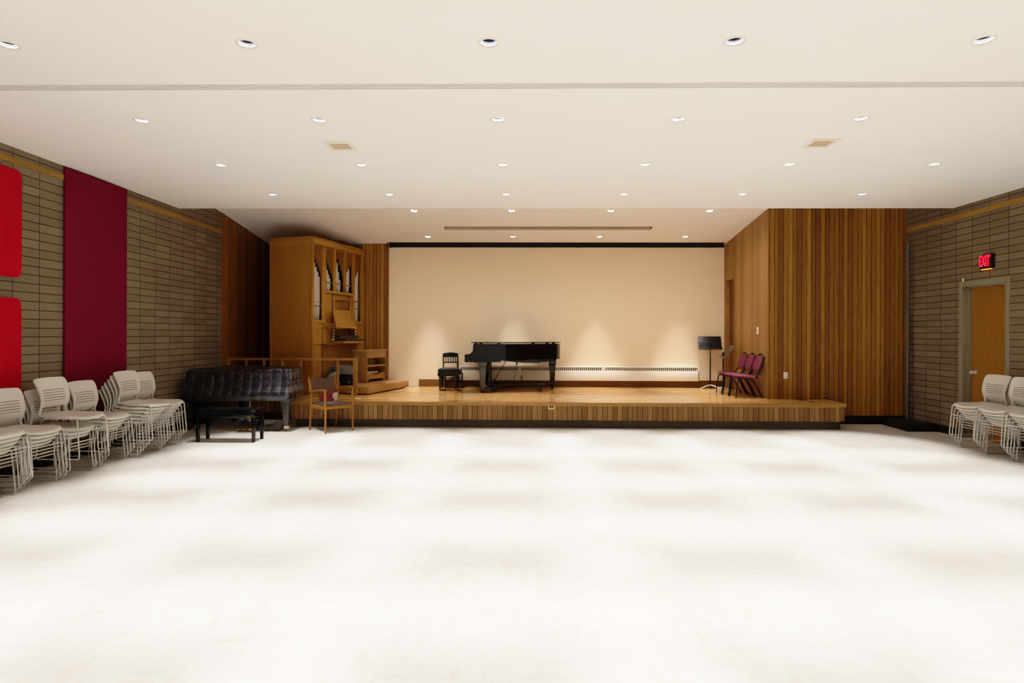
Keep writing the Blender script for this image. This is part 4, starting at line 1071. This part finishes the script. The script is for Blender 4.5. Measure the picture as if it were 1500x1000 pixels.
# ------------------------------------------------------------------ light grey stacking chairs
def stack_chair():
    t = thing('stacking_chair', '', 'chair', (0, 0, 0), 0)      # faces local +X
    # seat: contoured shell with a thick rolled edge
    bm = NB(); n, m = 40, 7; rings = []
    def contour(x, y): return .432 + .012 * (x / .23) ** 2 - .030 * max(0, (x - .08) / .15) ** 2 - .008 * (1 - (y / .23) ** 2) + .012 * max(0, (-x - .1) / .13) ** 2
    def ringpts(s, dz, flat):
        rr = []
        for k in range(n):
            a_ = 2 * pi * k / n; c, d = cos(a_), sin(a_); e = .50
            x = math.copysign(abs(c) ** e, c) * .225 * s; y = math.copysign(abs(d) ** e, d) * .214 * s
            rr.append(bm.verts.new((x, y * (1 - .10 * max(0, -x / .225)), contour(x, y) + dz)))
        return rr
    for s, dz in ((.55, -.034), (.86, -.032), (.97, -.024), (1.0, -.012), (.985, -.002), (.94, .004), (.80, .004), (.5, .002), (.2, .001)): rings.append(ringpts(s, dz, 0))
    for a_, b_ in zip(rings[:-1], rings[1:]):
        for k in range(n): bm.faces.new((a_[k], a_[(k + 1) % n], b_[(k + 1) % n], b_[k]))
    bm.faces.new(rings[0][::-1]); bm.faces.new(rings[-1]); obj('seat', bm, M['plastic'], t, smooth=60)
    # backrest: curved panel with four slits, narrowing to arms that reach the seat
    bm = NB()
    us = [-1 + 2 * i / 24 for i in range(25)]
    zs = [.462, .49, .512, .572, .579, .598, .605, .624, .631, .650, .657, .676, .683, .71, .735, .76, .785, .80, .806]
    slit = {3, 5, 7, 9, 11}
    def BP(u, z):
        q = (z - .462) / .344
        w = .172 + .028 * min(1, q * 1.25) + .010 * max(0, q - .7) - .02 * max(0, (q - .93) / .07) ** 2
        x = -.180 - (.075 * ((q - .35) / .65) ** 1.7 if q > .35 else .040 * ((.35 - q) / .35) ** 2) - .020 * (1 - abs(u) ** 2.2)
        return Vector((x, u * w, z + (-.006 * u * u if q > .9 else 0)))
    g = [[bm.verts.new(BP(u, z)) for u in us] for z in zs]
    for j in range(len(zs) - 1):
        for i in range(24):
            um = abs((us[i] + us[i + 1]) / 2)
            if j in slit and um < .82 - .03 * j / 3: continue
            if j < 2 and um < .80: continue
            bm.faces.new((g[j][i], g[j][i + 1], g[j + 1][i + 1], g[j + 1][i]))
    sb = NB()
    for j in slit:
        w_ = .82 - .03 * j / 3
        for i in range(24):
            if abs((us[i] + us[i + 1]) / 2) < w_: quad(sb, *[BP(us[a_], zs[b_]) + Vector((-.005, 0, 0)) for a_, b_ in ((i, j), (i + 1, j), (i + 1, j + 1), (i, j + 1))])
    loose = [v for v in bm.verts if not v.link_faces]
    bmesh.ops.delete(bm, geom=loose, context='VERTS')
    bmesh.ops.solidify(bm, geom=bm.faces[:], thickness=.011)
    for sy in (-1, 1):
        a_ = BP(sy * .93, .485); tube(bm, fillet([a_ + Vector((-.002, 0, .02)), a_, (-.215, sy * .174, .438), (-.12, sy * .180, .425)], .04, 6), .0115, 8)
    br = obj('backrest', bm, M['plastic'], t, smooth=50); obj('slit_shade_strips', sb, M['slot_dark'], br, smooth=0)  # dark strips behind the slits stand in for the shade there
    for sy in (-1, 1):
        y = sy * .209
        bm = NB(); tube(bm, fillet([(.06, y * .8, .405), (.19, y * .95, .405), (.222, y, .0065), (-.215, y * 1.04, .0065), (-.175, y * .93, .40), (-.05, y * .85, .408)], .035, 6), .0062, 8); obj('sled_leg', bm, M['wire'], t)
    bm = NB(); tube(bm, [(.199, -.203, .272), (.199, .203, .272)], .0055, 8); obj('cross_bar', bm, M['wire'], t)
    return t
ch = stack_chair(); first = True
DX, DZ_ = .035, .040
def put_chair(x, y, z, rz, label, group):
    global first
    o = ch if first else dup(ch, (0, 0, 0), 0)
    first = False
    o.location = (x, y, z); o.rotation_euler = (0, 0, rz); o['label'] = label; o['group'] = group
def names(n):
    if n == 1: return ['only']
    mid = ['second', 'third', 'fourth', 'fifth', 'sixth']
    return ['bottom one'] + [f'{mid[k - 1]} up' for k in range(1, n - 1)] + ['topmost']
def stack(x, y, n, where, side, group, xs=0.0, jit=0):
    for k, nm_ in enumerate(names(n)):
        put_chair(x + side * (DX * k), y + random.uniform(-.004, .004), DZ_ * k, 0 if side > 0 else pi, f'light grey stacking chair, {nm_} of the {where}', group)
GL, GR = 'stacks of grey chairs along the left wall', 'stacks of grey chairs along the right wall'
XB = -4.80
stack(XB + .02, 7.59, 5, 'stack nearest the covered piano', 1, GL)
stack(XB + .08, 7.13, 6, 'second stack from the covered piano', 1, GL)
stack(XB, 6.61, 4, 'third stack from the covered piano', 1, GL)
stack(XB + .03, 6.055, 3, 'fourth stack from covered piano', 1, GL)
put_chair(XB + .18, 6.075, .195, 0, 'light grey stacking chair perched loose on the fourth stack from covered piano', GL)
stack(XB, 5.60, 4, 'fifth stack from the covered piano', 1, GL)
stack(XB + .01, 5.11, 5, 'left-wall stack nearest the camera', 1, GL)
XB2 = 5.965
stack(XB2, 7.72, 5, 'stack in front of the exit door', -1, GR)
stack(XB2 - .02, 7.265, 5, 'second stack from the exit door', -1, GR)
stack(XB2 - .02, 6.81, 5, 'third stack from the exit door', -1, GR)

# ------------------------------------------------------------------ world and colour
w = bpy.data.worlds.new('world'); scene.world = w; w.use_nodes = True
w.node_tree.nodes['Background'].inputs[0].default_value = (0.9, 0.85, 0.8, 1); w.node_tree.nodes['Background'].inputs[1].default_value = 0.02
scene.view_settings.view_transform = 'Standard'; scene.view_settings.look = 'None'
scene.view_settings.exposure = 0.0; scene.view_settings.gamma = 1.0
# film-like response: lifted mid-shadows, soft shoulder for the bright floor
vs = scene.view_settings; vs.use_curve_mapping = True; cmp_ = vs.curve_mapping
cmp_.white_level = (2, 2, 2); cv = cmp_.curves[3]
TONE = [(0, 0), (.01, .009), (.03, .038), (.06, .092), (.12, .18), (.3, .41), (.6, .68), (.8, .80), (1.2, .91), (1.6, .965), (2, 1)]
cv.points[0].location = TONE[0]; cv.points[-1].location = (1, 1)
for a_, b_ in TONE[1:-1]: cv.points.new(a_ / 2, b_)
cmp_.update()
scene.cycles.max_bounces = 10; scene.cycles.diffuse_bounces = 7; scene.cycles.use_denoising = True
scene.cycles.sample_clamp_indirect = 6
